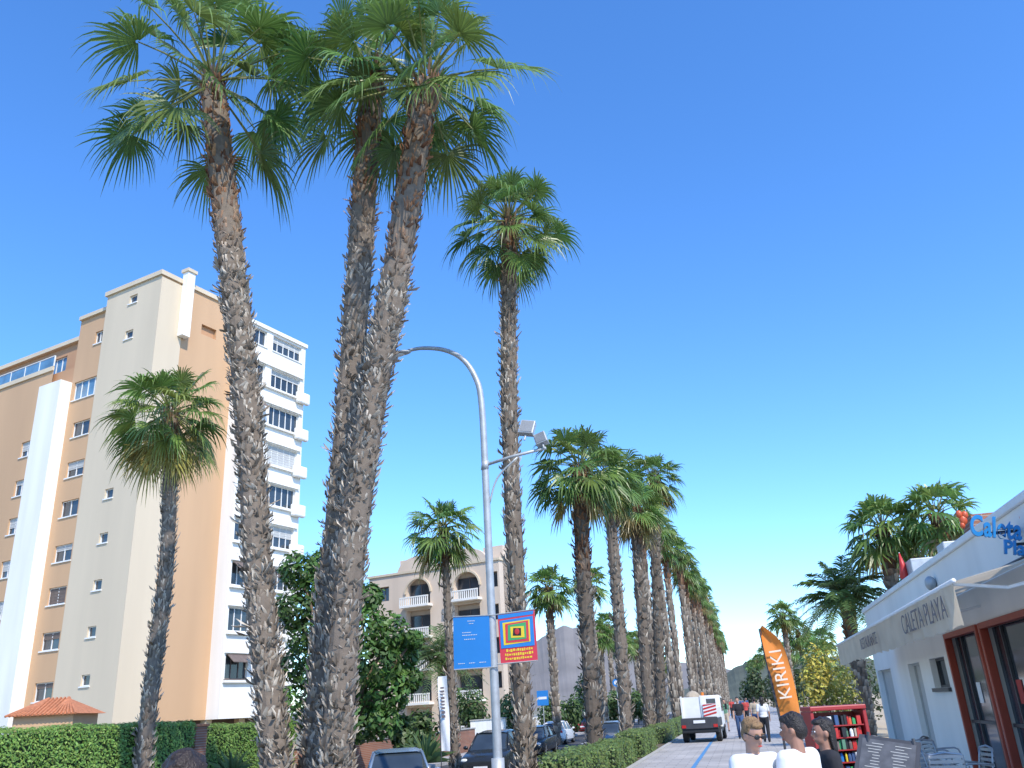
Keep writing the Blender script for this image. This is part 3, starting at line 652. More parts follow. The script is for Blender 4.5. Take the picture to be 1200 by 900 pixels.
# ------------------------------------------------ street lamp
bl=pY(584,905,17); xL=bl.x; lamp=thing('street_lamp','tall curved grey street lamp with floodlight arm and two banners','street lamp',(xL,17,-.03))
def LP(px,py,dy=0): p=pY(px,py,17+dy); return p-Vector((xL,17,-.03))
pole=MB(); arc=[Vector((0,0,0)),Vector((0,0,1.2)),LP(576,720),LP(569,560),LP(564,470),LP(556,440),LP(541,420),LP(520,410),LP(495,408),LP(478,411)]
arc=catmull(arc,40); pole.tube(arc,[.095-.055*i/40 for i in range(41)],12); pole.tube([(0,0,0),(0,0,.9)],[.13,.125],12)
pole.build('pole',M['galv'],lamp,smooth=True)
hdp=LP(468,414); c=MB(); c.ell(hdp,(.30,.13,.055)); c.build('lamp_head',M['galv'],lamp,smooth=True)
c=MB(); c.ell(hdp-Z*.03+Vector((-.04,0,0)),(.2,.10,.05)); c.build('lamp_lens',M['lamp_glass'],lamp,smooth=True)
c=MB(); c.tube([LP(569,545),LP(600,535),LP(640,525)],.035,8); c.tube(catmull([LP(573,592),LP(583,560),LP(606,536)],8),.022,8); c.tube([LP(568,551),LP(569,540)],.085,10); c.build('cross_arm',M['galv'],lamp,smooth=True)
for (px,py,sz,tl) in ((618,502,.17,.2),(634,515,.14,-.3)):
    q=LP(px,py); T=Matrix.Translation(q)@Matrix.Rotation(tl,4,'Y')@Matrix.Rotation(-.35,4,'X')
    c=MB(); ax=[T.to_3x3()@Vector(v) for v in ((1,0,0),(0,1,0),(0,0,1))]
    c.obox(q,ax[0]*sz*1.9,ax[1]*.16,ax[2]*sz*2.0); c.tube([q-ax[2]*sz,q-ax[2]*sz*1.9],.025,6)
    o=c.build('floodlight',M['galv'],lamp,bevel=.015)
    c=MB(); c.obox(q-ax[1]*.085,ax[0]*sz*1.6,ax[1]*.012,ax[2]*sz*1.7); c.build('floodlight_glass',M['alu'],o)
def banner(name,label,p,m):
    P=[pY(x,y,16.9) for x,y in p]; o=P[0].copy(); r=thing(name,label,'banner',o)
    c=MB(); c.prism([q-o for q in P],(0,.03,0)); c.build('panel',m,r); return r,[q-o for q in P]
rb_,Pb=banner('blue_banner','blue information banner on the left side of the street lamp',[(532,785),(531,723),(573,721),(575,782)],M['sign_blue'])
def onq(P,u,v): return (P[0]*(1-u)+P[3]*u)*(1-v)+(P[1]*(1-u)+P[2]*u)*v
def quad(mb,P,u0,u1,v0,v1,off): mb.prism([onq(P,u0,v0)+off,onq(P,u0,v1)+off,onq(P,u1,v1)+off,onq(P,u1,v0)+off],(0,.004,0))
c=MB()
for v,u0,u1 in ((.90,.40,.60),(.85,.44,.56),(.68,.25,.5),(.63,.25,.65),(.55,.3,.6),(.10,.12,.3),(.10,.42,.58),(.10,.7,.88)):
    uu=u0
    while uu<u1: w_=rng.uniform(.02,.04); quad(c,Pb,uu,min(u1,uu+w_),v,v+.012,Vector((0,-.006,0))); uu+=w_+.018
c.build('lettering',M['line_white'],rb_)
for vv,ux in ((1.,1.12),(0.,1.2)):
    c=MB(); c.tube([onq(Pb,0,vv),onq(Pb,ux,vv)],.012,6); c.build('bracket',M['galv'],rb_)
rb2,Pr=banner('art_banner','red banner with nested coloured squares on the right side of the street lamp',[(587,778),(583,720),(626,714),(630,774)],M['sign_red'])
for i,(a0,a1,b0,b1,m) in enumerate(((.02,.98,.90,.98,'sign_blue'),(.05,.95,.30,.86,'sign_blue'),(.14,.86,.36,.81,'yellow'),(.20,.82,.40,.78,'sign_red'),(.26,.76,.44,.75,'green'),(.34,.70,.49,.71,'yellow'),(.40,.62,.53,.68,'black'))):
    c=MB(); vs=[onq(Pr,a0+rng.uniform(-.02,.02),b0),onq(Pr,a0+rng.uniform(-.02,.02),b1),onq(Pr,a1,b1+rng.uniform(-.02,.02)),onq(Pr,a1+rng.uniform(-.02,.02),b0+rng.uniform(-.02,.02))]
    c.prism([v+Vector((0,-.005*(i+1),0)) for v in vs],(0,.004,0)); c.build('coloured_square',M[m],rb2)
c=MB(); q=onq(Pr,.51,.60)+Vector((0,-.042,0)); c.ell(q,(.05,.004,.06)); c.build('painted_figure',M['red'],rb2)
c=MB()
for v in (.22,.14,.06):
    uu=.12+rng.uniform(0,.06)
    while uu<.86: w_=rng.uniform(.02,.06); quad(c,Pr,uu,uu+w_,v+rng.uniform(-.008,.008),v+rng.uniform(.035,.055),Vector((0,-.006,0))); uu+=w_+.02
c.build('lettering',M['yellow'],rb2)
for vv in (1.,0.):
    c=MB(); c.tube([onq(Pr,-.12,vv),onq(Pr,1,vv)],.012,6); c.build('bracket',M['galv'],rb2)
def feather_flag(name,label,pole_px,edge_px,Y,m,txt,tsize,tm,z0=0):
    PP=[pY(x,y,Y) for x,y in pole_px]; b=PP[0].copy(); b.z=z0; r=thing(name,label,'flag',b)
    L=[p-b for p in PP]; Ed=[pY(x,y,Y)-b for x,y in edge_px]
    c=MB(); c.tube([Vector((L[0].x,0,0))]+L,.018,6); c.tube([(-.3,0,.03),(.3,0,.03)],.02,6); c.tube([(0,-.3,.03),(0,.3,.03)],.02,6); c.build('pole',M['dark_metal'],r)
    LA=catmull(L,12); EA=catmull(Ed,12); mb=MB(); vs=[]
    for i in range(13):
        for j in range(5):
            q=LA[i].lerp(EA[i],j/4); q.y+=.05*sin(j*1.3+i*.5); vs.append(q)
    mb.add(vs,[(i*5+j,i*5+j+1,(i+1)*5+j+1,(i+1)*5+j) for i in range(12) for j in range(4)]); mb.build('cloth',m,r,smooth=True)
    up=(LA[9]-LA[4]).normalized(); ctr=(LA[6]+EA[6])/2+Vector((0,-.09,0)); n=Vector((0,-1,0)); u2=n.cross(up)
    if txt: textpart('lettering',txt,tsize,tm,r,ctr,up,u2,.004,bold=.0,space=1.05)
    else:
        c=MB(); uu=-.1
        while uu<.95: w_=rng.uniform(.04,.09); c.obox(ctr+up*uu,up*w_,n*.006,u2*.14); uu+=w_+.05
        c.build('lettering',tm,r)
feather_flag('feather_flag','tall orange feather flag with pale lettering on the promenade',[(915,846),(910,825),(903,795),(896,765),(890,737)],[(938,842),(935,820),(927,785),(915,752),(893,733)],14,M['flag_orange'],'KIRIKI',.26,M['flag_letter'])
feather_flag('banner_flag','narrow white upright banner across the road left of the slim palm',[(517,880),(516,858),(515,836),(514,814),(513,793)],[(528,880),(527,858),(526,836),(525,814),(524,792)],30,M['white'],None,.32,M['text_grey'],z0=RZ)
# ------------------------------------------------ restaurant
XR=4.6
RS=thing('restaurant_building','white single storey beach restaurant with awning at right','building',(XR,9,0))
def rx(px,py,X=XR): p=pX(px,py,X); return p.y-9,p.z
mW=lambda a,o,z:(-o,a,z)
zr=rx(1105,642)[1]-.2; yend=rx(1012,715)[0]
holes=[]; defs=[]
def hole(pxs,pys,kind):
    ya=rx(pxs[0],(pys[0]+pys[1])/2)[0]; yb=rx(pxs[1],(pys[0]+pys[1])/2)[0]; zt=rx((pxs[0]+pxs[1])/2,pys[0])[1]; zb=max(.0,rx((pxs[0]+pxs[1])/2,pys[1])[1])
    h=(min(ya,yb),max(ya,yb),zb,zt); defs.append((h,kind)); holes.append(h)
yd0=rx(1120,800)[0]; yd1=rx(1163,800)[0]; zd=min(3.0,rx(1140,733)[1])
holes+= [(yd1-3.6,yd1-.1,.02,zd),(yd1+.1,yd0,.02,zd)]
hole((1036,1052),(783,870),'door'); hole((1074,1088),(775,880),'door'); hole((1092,1110),(770,806),'win')
c=MB(); wall_holes(c,mW,0,yend,0,zr,holes,.25); c.add([(0,yend,0),(8,yend,0),(8,yend,zr),(0,yend,zr)],[(0,1,2,3)]); c.add([(0,0,0),(8,0,0),(8,0,zr),(0,0,zr)],[(0,1,2,3)])
c.box(.27,8,.05,yend-.05,.01,zr-.1); c.build('wall',M['white_wall'],RS)
c=MB(); c.box(-.06,8.1,-.05,yend+.08,zr+.002,zr+.14); c.build('roof_edge',M['white_paint'],RS,bevel=.02)
for i,h in enumerate(holes[:2]):
    f=MB(); fw=.11
    bx(f,mW,h[0],h[0]+fw,-.1,.05,h[2],h[3]); bx(f,mW,h[1]-fw,h[1],-.1,.05,h[2],h[3]); bx(f,mW,h[0]+fw,h[1]-fw,-.1,.05,h[3]-fw,h[3])
    fo=f.build('door_frame',M['red_door'],RS,bevel=.01)
    g=MB(); bx(g,mW,h[0]+.1,h[1]-.1,-.2,-.17,h[2],h[3]-.1); g.build('glass_door',M['glass'],fo)
    g=MB()
    for z_ in (.95,): bx(g,mW,h[0]+fw,h[1]-fw,-.165,-.12,z_,z_+.06)
    for y_ in (h[0]+fw+.7,h[1]-fw-.7): bx(g,mW,y_,y_+.05,-.165,-.12,h[2],h[3]-fw)
    g.build('door_rail',M['dark_metal'],fo)
    for k in range(3):
        g=MB(); yy_=h[0]+.6+k*.9
        if yy_<h[1]-.5: bx(g,mW,yy_,yy_+.3,-.165,-.155,1.35,1.75); g.build('door_sticker',M[('cloth_beige','white','cloth_red')[k]],fo)
for h,k in defs: window(RS,mW,h,M['shutter'] if k=='door' else M['dark_metal'],M['shutter'] if k=='door' else M['glass'],0 if k=='win' else 0,depth=.24,sill=(k=='win'))
y_,z_=rx(1097,683); c=MB(); c.ell((-.12,y_,z_),(.12,.16,.16)); c.build('wall_lamp',M['galv'],RS,smooth=True)
c=MB(); c.tube([(-.03,.5,zr-.75),(-.03,yend-.5,zr-.72)],.02,5); c.build('cable',M['dark_metal'],RS)
yy,_z=rx(1140,640)
for k,(y0,y1,h0) in enumerate([(yend-7,yend-5.6,.7),(yend-11,yend-10.3,.5)]):
    c=MB(); c.box(.5,1.4,y0,y1,zr+.14,zr+.14+h0); c.build('roof_air_conditioner',M['galv'],RS,bevel=.03)
c=MB(); c.box(.15,.7,yy+.2,yy+.9,zr+.14,zr+.5); c.build('brick_chimney',M['brick'],RS)
zA=rx(1130,735,3.0)[1]; yA0=rx(1130,735,3.0)[0]+9; yA1=rx(985,780,3.0)[0]+9
AW=thing('awning','cream restaurant awning with lettered valance along the white wall','awning',(3.0,yA0,zA))
Lw=yA1-yA0; c=MB(); n=40
vs=[];
for i in range(n+1):
    y=Lw*i/n; sg=.04*sin(i*1.57)
    vs+= [(0,y,.60+.01*sin(i*1.57)),(.8,y,.76+sg),(1.58,y,1.02)]
c.add(vs,[(i*3+j,i*3+j+1,(i+1)*3+j+1,(i+1)*3+j) for i in range(n) for j in range(2)]); c.build('canopy',M['awning'],AW,smooth=True)
c=MB(); vs=[]
for i in range(121):
    y=Lw*i/120; vs+=[(-.01+.012*sin(i*.9),y,.60),(-.02+.03*sin(i*.9+1),y,.02+.02*sin(i*1.1))]
c.add(vs,[(2*i,2*i+1,2*i+3,2*i+2) for i in range(120)]); c.build('valance',M['awning'],AW,smooth=True)
c=MB(); c.tube([(0,-.02,.61),(0,Lw+.02,.61)],.035,8); c.build('front_bar',M['white_paint'],AW,smooth=True)
for k in range(4):
    y=.1+(Lw-.2)*k/3; c=MB(); c.tube([(0,y,.58),(.75,y+.25,.5),(1.58,y,.66)],.025,6); c.build('folding_arm',M['white_paint'],AW)
def vtext(pxc,body,size,sx=1.,bold=.0):
    y=rx(pxc,738,3.0)[0]+9-yA0
    textpart('lettering',body,size,M['text_grey'],AW,(-.065,y,.31),(0,-1,0),(0,0,1),.003,sx=sx,bold=bold)
vtext(1088,'CALETA PLAYA',.47,1.1,-.005)
vtext(1018,'RESTAURANTE',.36,1.1,-.004)
sc=pY(1166,624,14.6)
SG=thing('letter_sign','blue script shop letters with coral trim on the restaurant wall','sign',(sc.x,14.6,sc.z))
for a,b in (((.2,.07,-.2),(1.4,.25,-.2)),((-.2,.08,.0),(1.4,.25,.05))):
    bk=MB(); bk.tube([a,b],.025,6); bk.build('bracket',M['dark_metal'],SG)
textpart('blue_letters','Caleta',.30,M['blue_letter'],SG,(.02,0,.06),(1,0,-.22),(.22,0,1),.03,bold=.008,sy=1.5,sx=.86,space=1.08)
textpart('blue_letters','Playa',.24,M['blue_letter'],SG,(.30,-.04,-.30),(1,0,-.22),(.22,0,1),.03,bold=.007,sy=1.25,space=1.05)
c=MB()
for (x,z_,r_) in ((-.40,.24,.06),(-.36,.32,.05),(-.43,.16,.04),(-.44,.34,.05)): c.ell((x,.02,z_),(r_,.04,r_*1.3))
c.build('coral_trim',M['coral'],SG,smooth=True)
c=MB()
for (x,z_,r_) in ((.46,.2,.06),(.5,.1,.07),(.46,.0,.05),(.55,.26,.05)): c.ell((x,.02,z_),(r_,.04,r_*1.3))
c.build('coral_trim',M['coral'],SG,smooth=True)
p=pX(1058,668,XR+.4); r=thing('closed_parasol','small folded red parasol standing at the restaurant roof edge','parasol',(p.x,p.y,zr+.14))
c=MB(); c.tube([(0,0,0),(0,0,.25),(0,0,1.0)],[.02,.02,.015],6); c.build('pole',M['white_paint'],r)
c=MB(); c.tube([(0,0,.2),(0,0,.3),(.02,0,.6),(0,0,.98)],[.06,.13,.09,.015],8); c.build('canopy',M['red'],r,smooth=True)
# ------------------------------------------------ people
def person(label,loc,rz,h=1.7,skin='skin',hair='hair_dark',shirt='cloth_white',pants='cloth_blue',longhair=False,sleeve=.5,shorts=False,headp=0,heady=0,stride=0,arms='down',near=False,group=None,glasses=False,female=False):
    root=thing('person',label,'person',loc,rz,group); k=h/1.7; vx=.011 if near else .014
    K=Matrix.Scale(k,4)
    HT=K@Matrix.Translation((0,0,1.48))@Matrix.Rotation(heady,4,'Z')@Matrix.Rotation(headp,4,'X')@Matrix.Translation((0,0,-1.48))
    sw=.155 if female else .175
    def legs(mb,inf,toe=True,cut=None):
        for s in (-1,1):
            hp=Vector((s*.09,0,.9)); kn=Vector((s*.095,-.02-s*stride*.5-abs(stride)*.15,.5)); an=Vector((s*.095,.03-s*stride,.09))
            mb.cap(hp,.085+inf,kn,.055+inf,K)
            if cut is None: mb.cap(kn,.055+inf,an,.037+inf,K)
            if toe: mb.cap(an-Vector((0,0,.045)),.04,an+Vector((0,-.16,-.055)),.033,K)
    def arm(s):
        sh=Vector((s*sw,0,1.37))
        if arms=='down': el=Vector((s*(sw+.06),.03,1.08)); wr=Vector((s*(sw+.05),-.05,.84))
        elif arms=='phone': el=Vector((s*(sw+.05),-.02,1.10)); wr=Vector((s*.08,-.27,1.16))
        elif arms=='walk': el=Vector((s*(sw+.05),.06*s,1.08)); wr=Vector((s*(sw+.04),-.08+.12*s,.86))
        return sh,el,wr
    b=MB()
    b.ell((0,.0,1.595),(.073,.092,.105),HT); b.ell((0,-.025,1.53),(.055,.062,.06),HT); b.ell((0,-.098,1.565),(.013,.02,.024),HT); b.ell((0,-.085,1.525),(.022,.012,.012),HT)
    for s in (-1,1): b.ell((s*.075,.01,1.57),(.014,.022,.032),HT)
    b.cap((0,.015,1.38),.055,(0,.005,1.52),.05,K)
    b.ell((0,0,1.24),(sw-.015,.105,.19),K); b.cap((-sw+.02,0,1.37),.055,(sw-.02,0,1.37),.055,K); b.ell((0,0,1.06),(.13,.09,.16),K); b.ell((0,.01,.93),(.155,.11,.13),K)
    if female: b.ell((0,-.08,1.25),(.12,.06,.07),K)
    legs(b,0)
    for s in (-1,1):
        sh,el,wr=arm(s); b.cap(sh,.048,el,.038,K); b.cap(el,.038,wr,.026,K)
        d=(wr-el).normalized(); pl=wr+d*.05; sd=d.cross(Vector((s,0,0))).normalized() if arms!='phone' else Vector((0,0,1))
        b.cap(wr,.026,pl,.03,K); 
        for q in range(4):
            o=sd*(-.024+.016*q); L=(.07,.08,.075,.06)[q]; a=pl+o+d*.02; m_=a+d*L*.55; e=m_+(d+Vector((-s*.6,0,0))).normalized()*L*.5
            b.cap(a,.0105,m_,.0098,K); b.cap(m_,.0098,e,.009,K)
        th=wr+d*.02-sd*.025; b.cap(th,.012,th+(d-sd*.8).normalized()*.055,.010,K)
    def rem(mb,nm,m,v=vx):
        o=mb.build(nm,M[m],root,smooth=True); r_=o.modifiers.new('remesh','REMESH'); r_.mode='VOXEL'; r_.voxel_size=v; r_.use_smooth_shade=True
        s_=o.modifiers.new('smooth','SMOOTH'); s_.factor=.5; s_.iterations=2; return o
    rem(b,'body',skin,.009 if near else .012)
    t=MB(); t.ell((0,0,1.24),(sw+.005,.125,.2),K); t.cap((-sw+.02,0,1.368),.068,(sw-.02,0,1.368),.068,K); t.ell((0,0,1.05),(.155,.115,.2),K); t.ell((0,.01,.95),(.17,.125,.10),K)
    if female: t.ell((0,-.085,1.25),(.13,.07,.08),K)
    for s in (-1,1):
        sh,el,wr=arm(s); t.cap(sh,.066,sh.lerp(el,min(1,sleeve*1.3)),.058,K)
        if sleeve>.8: t.cap(el,.05,el.lerp(wr,.9),.036,K)
    rem(t,'shirt',shirt,.014)
    t=MB(); t.ell((0,.01,.92),(.168,.123,.13),K); legs(t,.022,False,cut=True if shorts else None); rem(t,'shorts' if shorts else 'trousers',pants,.014)
    t=MB()
    for s in (-1,1): an=Vector((s*.095,.03-s*stride,.09)); t.cap(an-Vector((0,0,.043)),.047,an+Vector((0,-.165,-.05)),.04,K); 
    rem(t,'shoes','cloth_black',.014)
    t=MB(); t.ell((0,.025,1.62),(.083,.092,.098),HT); t.ell((0,.055,1.58),(.074,.07,.085),HT); t.ell((0,-.035,1.675),(.06,.055,.035),HT)
    if near:
        for q in range(40):
            a=rng.uniform(0,6.28); e=rng.uniform(.3,1.4); t.ell((.08*cos(a)*cos(e),.028+.088*sin(a)*cos(e),1.622+.097*sin(e)),(.015,.015,.014),HT,seg=8,rings=5)
    if longhair:
        for x in (-.03,0,.03): t.cap((x,.075,1.6),.035,(x*1.2,.085,1.36),.018,HT)
        for s in (-1,1): t.cap((s*.07,.045,1.6),.018,(s*.07,.06,1.44),.014,HT)
    rem(t,'hair',hair,.009 if near else .012)
    if near:
        for s in (-1,1):
            t=MB(); t.ell((s*.03,-.083,1.595),(.012,.008,.007),HT); e=t.build('eye',M['white'],root,smooth=True)
            t=MB(); t.ell((s*.03,-.09,1.595),(.005,.003,.005),HT); t.build('iris',M['black'],e,smooth=True)
            t=MB(); t.ell((s*.03,-.087,1.617),(.018,.006,.004),HT); t.build('eyebrow',M[hair],root,smooth=True)
        t=MB(); t.ell((0,-.097,1.522),(.022,.006,.006),HT); t.build('mouth',M['cloth_red'],root,smooth=True)
    if glasses:
        t=MB()
        for s in (-1,1): t.ell((s*.034,-.098,1.595),(.028,.01,.02),HT); t.tube([HT@Vector((s*.06,-.09,1.60)),HT@Vector((s*.083,.01,1.60))],.004,5)
        t.tube([HT@Vector((-.012,-.1,1.6)),HT@Vector((.012,-.1,1.6))],.004,5); t.build('sunglasses',M['black'],root,smooth=True)
    return root
def at(px,Y,py=860): return Vector((pY(px,py,Y).x,Y,0))
person('person with short blond hair and sunglasses in white shirt at the bottom right',at(880,7.2),R(35),pY(884,846,7.2).z+.02,hair='hair_blond',arms='phone',headp=.3,near=True,glasses=True,sleeve=.45)
person('person with short dark hair in white t-shirt turned left, in front of the red rack',at(931,7.3),R(-130),pY(931,839,7.3).z+.01,skin='skin_tan',hair='hair_dark',arms='phone',headp=.12,heady=.45,near=True,pants='cloth_black')
person('person with long dark hair in black top at the bottom right',at(964,7.9),R(-75),pY(958,843,7.9).z+.0,skin='skin_tan',hair='hair_dark',shirt='cloth_black',pants='cloth_beige',longhair=True,near=True,female=True,sleeve=.3)
p4=pD(220,890,3.6); person('person with dark brown hair, only the head showing at the bottom left',(p4.x,p4.y,0),R(190),pD(220,885,3.6).z,hair='hair_brown',shirt='cloth_blue',near=True)
G='pedestrians far along the promenade'
person('pedestrian in dark top and blue jeans walking between the truck and the orange flag',at(869,42),R(0),1.75,shirt='cloth_black',pants='cloth_blue',stride=.14,arms='walk')
person('pedestrian in red top further along the promenade',at(878,62),R(180),1.68,shirt='cloth_red',pants='cloth_black',stride=.12,arms='walk')
person('pedestrian in green top walking beside the truck',at(853,52),R(0),1.7,shirt='cloth_green',pants='cloth_beige',stride=.1,arms='walk',shorts=True)
person('pedestrian in white top close to the orange flag',at(898,38),R(175),1.7,shirt='cloth_white',pants='cloth_black',stride=.13,arms='walk',longhair=True)
person('pedestrian in beige top just left of the orange flag',at(889,46),R(185),1.72,shirt='cloth_beige',pants='cloth_blue',stride=.1,arms='walk')
for k,(x,Y_) in enumerate([(862,85),(874,95),(880,110)]): person('tiny far pedestrian near the vanishing end of the promenade',at(x,Y_),R(180*k),1.7,shirt='cloth_blue' if k else 'cloth_red',pants='cloth_black',stride=.1,arms='walk',group=G)
# ------------------------------------------------ vehicles
def car(name,label,loc,rz,m,hs=1.,group=None):
    r=thing(name,label,'car',loc,rz,group)
    st=[(-2.12,.66,.36,.58),(-2.05,.78,.24,.66),(-1.75,.86,.2,.76),(-1.0,.89,.2,.90),(0,.90,.2,.93),(1.1,.89,.2,.96),(1.85,.85,.24,.97),(2.08,.78,.3,.9),(2.13,.68,.4,.72)]
    c=MB(); vs=[]
    for y,w_,zb,zt in st:
        zt*=hs; half=[(w_*.85,zb),(w_,zb+.12),(w_*1.01,(zb+zt)/2),(w_*.97,zt-.06),(w_*.86,zt)]
        ring=[(-x,z_) for x,z_ in half]+[(0,zt+.02)]+[(x,z_) for x,z_ in reversed(half)]
        vs+=[(x,y,z_) for x,z_ in ring]
    n=11; fs=[(i*n+j,i*n+(j+1)%n,(i+1)*n+(j+1)%n,(i+1)*n+j) for i in range(len(st)-1) for j in range(n)]
    fs+= [tuple(range(n)),tuple((len(st)-1)*n+j for j in range(n-1,-1,-1))]; c.add(vs,fs)
    o=c.build('body',m,r,smooth=True); e=o.modifiers.new('e','EDGE_SPLIT'); e.split_angle=R(40)
    gs=[(-1.0,.78,.60,.88),(-.35,.78,.60,1.42),(.6,.78,.60,1.46),(1.5,.77,.58,1.38),(1.95,.74,.60,.95)]
    c=MB(); vs=[]
    for y,w0,w1,zt in gs:
        zt*=hs; zb=.88*hs; vs+=[(-w0,y,zb),(-w1,y,max(zt,zb+.01)),(w1,y,max(zt,zb+.01)),(w0,y,zb)]
    c.add(vs,[(i*4+j,i*4+j+1,(i+1)*4+j+1,(i+1)*4+j) for i in range(4) for j in range(3)]); c.build('windows',M['glass'],r)
    c=MB(); vs=[]
    for y,w0,w1,zt in [(-.42,0,.60,1.405),(.1,0,.62,1.455),(.6,0,.62,1.47),(1.5,0,.60,1.395),(1.58,0,.58,1.33)]:
        zt*=hs; vs+=[(-w1-.02,y,zt-.03),(-w1*.8,y,zt+.025),(w1*.8,y,zt+.025),(w1+.02,y,zt-.03)]
    c.add(vs,[(i*4+j,i*4+j+1,(i+1)*4+j+1,(i+1)*4+j) for i in range(4) for j in range(3)])
    for s in (-1,1):
        for a,b in (((s*.79,-1.0,.88*hs),(s*.61,-.37,1.42*hs)),((s*.79,.35,.9*hs),(s*.62,.4,1.45*hs)),((s*.78,1.3,.9*hs),(s*.60,1.35,1.40*hs)),((s*.75,1.93,.95*hs),(s*.59,1.5,1.38*hs))): c.tube([a,b],.035,6)
    c.build('roof',m,r,smooth=True)
    for s in (-1,1):
        for y in (-1.35,1.3):
            t=MB()
            prof=[(.24,-.1),(.30,-.11),(.32,-.08),(.325,0),(.32,.08),(.30,.11),(.24,.1)]
            vs=[];N_=20
            for q in range(N_):
                a=2*pi*q/N_
                for rr_,xx in prof: vs.append((s*.79+xx,y+rr_*cos(a),.325+rr_*sin(a)))
            t.add(vs,[(q*7+j,q*7+j+1,((q+1)%N_)*7+j+1,((q+1)%N_)*7+j) for q in range(N_) for j in range(6)])
            wo=t.build('wheel',M['rubber'],r,smooth=True)
            t=MB(); t.tube([(s*.80,y,.325),(s*.86,y,.325)],[.24,.235],18)
            for q in range(5):
                a=2*pi*q/5; t.obox((s*.875,y+.12*cos(a),.325+.12*sin(a)),(.03,0,0),(0,.22*cos(a),.22*sin(a)),(0,-.05*sin(a),.05*cos(a)))
            t.build('rim',M['alu'],wo)
        t=MB(); t.ell((s*.64,-2.03,.63*hs),(.14,.08,.07)); t.build('headlight',M['lamp_glass'],r,smooth=True)
        t=MB(); t.ell((s*.68,2.06,.80*hs),(.10,.06,.11)); t.build('tail_light',M['tail'],r,smooth=True)
        t=MB(); t.ell((s*.98,-.75,.98*hs),(.1,.06,.07)); t.tube([(s*.85,-.75,.92*hs),(s*.95,-.75,.95*hs)],.02,5); t.build('mirror',m,r,smooth=True)
    t=MB(); t.box(-.26,.26,-2.16,-2.12,.38,.49); t.build('number_plate',M['white'],r)
    t=MB(); t.box(-.26,.26,2.12,2.16,.55,.66); t.build('number_plate',M['white'],r)
    t=MB(); t.box(-.5,.5,-2.135,-2.08,.5,.6); t.build('grille',M['black'],r)
    t=MB(); t.box(-.7,.7,-2.15,-2.06,.28,.36); t.build('bumper',M['black'],r)
    t=MB(); t.box(-.7,.7,2.07,2.15,.34,.42); t.build('bumper',M['black'],r)
def carat(px,Y): return Vector((pY(px,880,Y).x,Y,RZ))
car('parked_car','silver blue car nearest the camera on the road, roof showing at the bottom edge',carat(466,22.5),R(24),M['car_silver'],1.02)
car('parked_car','dark grey suv on the road just left of the street lamp',carat(581,34),R(0),M['car_dark'],1.1)
car('parked_car','light grey car on the road between the first two row palms',carat(716,50),R(0),M['car_grey'],1.0)
car('parked_car','white car on the road far behind the slim tall palm',carat(655,62),R(180),M['car_white'],1.)
car('parked_car','dark car across the road behind the dark suv',carat(628,48),R(0),M['car_dark'],1.)
car('parked_car','small red car far down the road',carat(690,85),R(180),M['car_red'],1.)
tx=pY(820,850,40).x
T_=thing('utility_truck','small white utility truck with red striped board parked on the promenade','truck',(tx,40,0),R(-3))
c=MB(); c.box(-.8,.8,.1,2.3,.62,.95); c.box(-.8,.8,0,.08,.55,1.0); c.build('flatbed',M['dark_metal'],T_,bevel=.02)
c=MB()
for x0,x1,y0,y1 in ((-.72,-.66,.15,2.2),(.14,.2,.15,2.2),(-.66,.14,.15,.21),(-.66,.14,2.14,2.2)): c.box(x0,x1,y0,y1,.953,1.85)
for x in (-.69,.17): c.box(x-.04,x+.04,.1,.149,.953,1.9)
c.build('open_tipper_box',M['white_paint'],T_)
c=MB(); c.box(-.65,.13,.25,2.1,.96,1.7); c.ell((-.26,1.1,1.7),(.38,.9,.42)); c.build('sand_load',M['cloth_beige'],T_,smooth=False)
c=MB(); c.box(.22,.8,.1,2.2,.953,1.4); c.build('side_box',M['white_paint'],T_,bevel=.03)
pb=MB(); pb.box(.22,.8,.03,.07,1.02,1.55); pbo=pb.build('striped_board',M['white'],T_)
for k in range(4):
    c=MB(); z0=1.03+k*.14; c.prism([(.23,.02,z0),(.79,.02,z0+.12 if z0+.12<1.54 else 1.54),(.79,.02,min(1.545,z0+.19)),(.23,.02,z0+.07)],(0,.008,0)); c.build('red_stripe',M['red'],pbo)
cab=MB(); cab.prism([(-.8,2.4,.5),(-.8,4.0,.5),(-.8,4.0,1.15),(-.8,3.7,1.85),(-.8,2.4,1.9)],(1.6,0,0)); cab.build('cab',M['white_paint'],T_,bevel=.05)
c=MB(); c.box(-.6,.6,2.37,2.398,1.3,1.75); c.build('rear_window',M['glass'],T_)
c=MB(); c.prism([(-.81,2.7,1.2),(-.81,3.85,1.2),(-.81,3.65,1.75),(-.81,2.7,1.78)],(1.62,0,0)); c.build('side_window',M['glass'],T_)
for s in (-1,1):
    for y in (.75,3.3):
        c=MB(); c.tube([(s*.72-.12,y,.32),(s*.72-.09,y,.32),(s*.72+.09,y,.32),(s*.72+.12,y,.32)],[.28,.32,.32,.28],18); w_=c.build('wheel',M['rubber'],T_)
        c=MB(); c.tube([(s*.72+s*.1,y,.32),(s*.72+s*.13,y,.32)],[.19,.17],14); c.build('rim',M['alu'],w_)
    c=MB(); c.box(s*.68-.09,s*.68+.09,-.03,.0,.6,.72); c.build('tail_light',M['tail'],T_)
    c=MB(); c.box(s*.95-.05,s*.95+.05,3.55,3.62,1.25,1.5); c.tube([(s*.8,3.6,1.35),(s*.95,3.6,1.4)],.015,5); c.build('mirror',M['black'],T_)
c=MB(); c.box(-.25,.25,-.03,-.002,.78,.9); c.build('number_plate',M['white'],T_)
c=MB(); c.box(-.78,.78,.05,3.9,.38,.54); c.box(-.75,.75,-.04,.05,.42,.5); c.build('chassis',M['black'],T_)
c=MB(); c.tube([(0,2.9,1.9),(0,2.9,2.05)],.07,10); c.build('beacon',M['flag_orange'],T_)
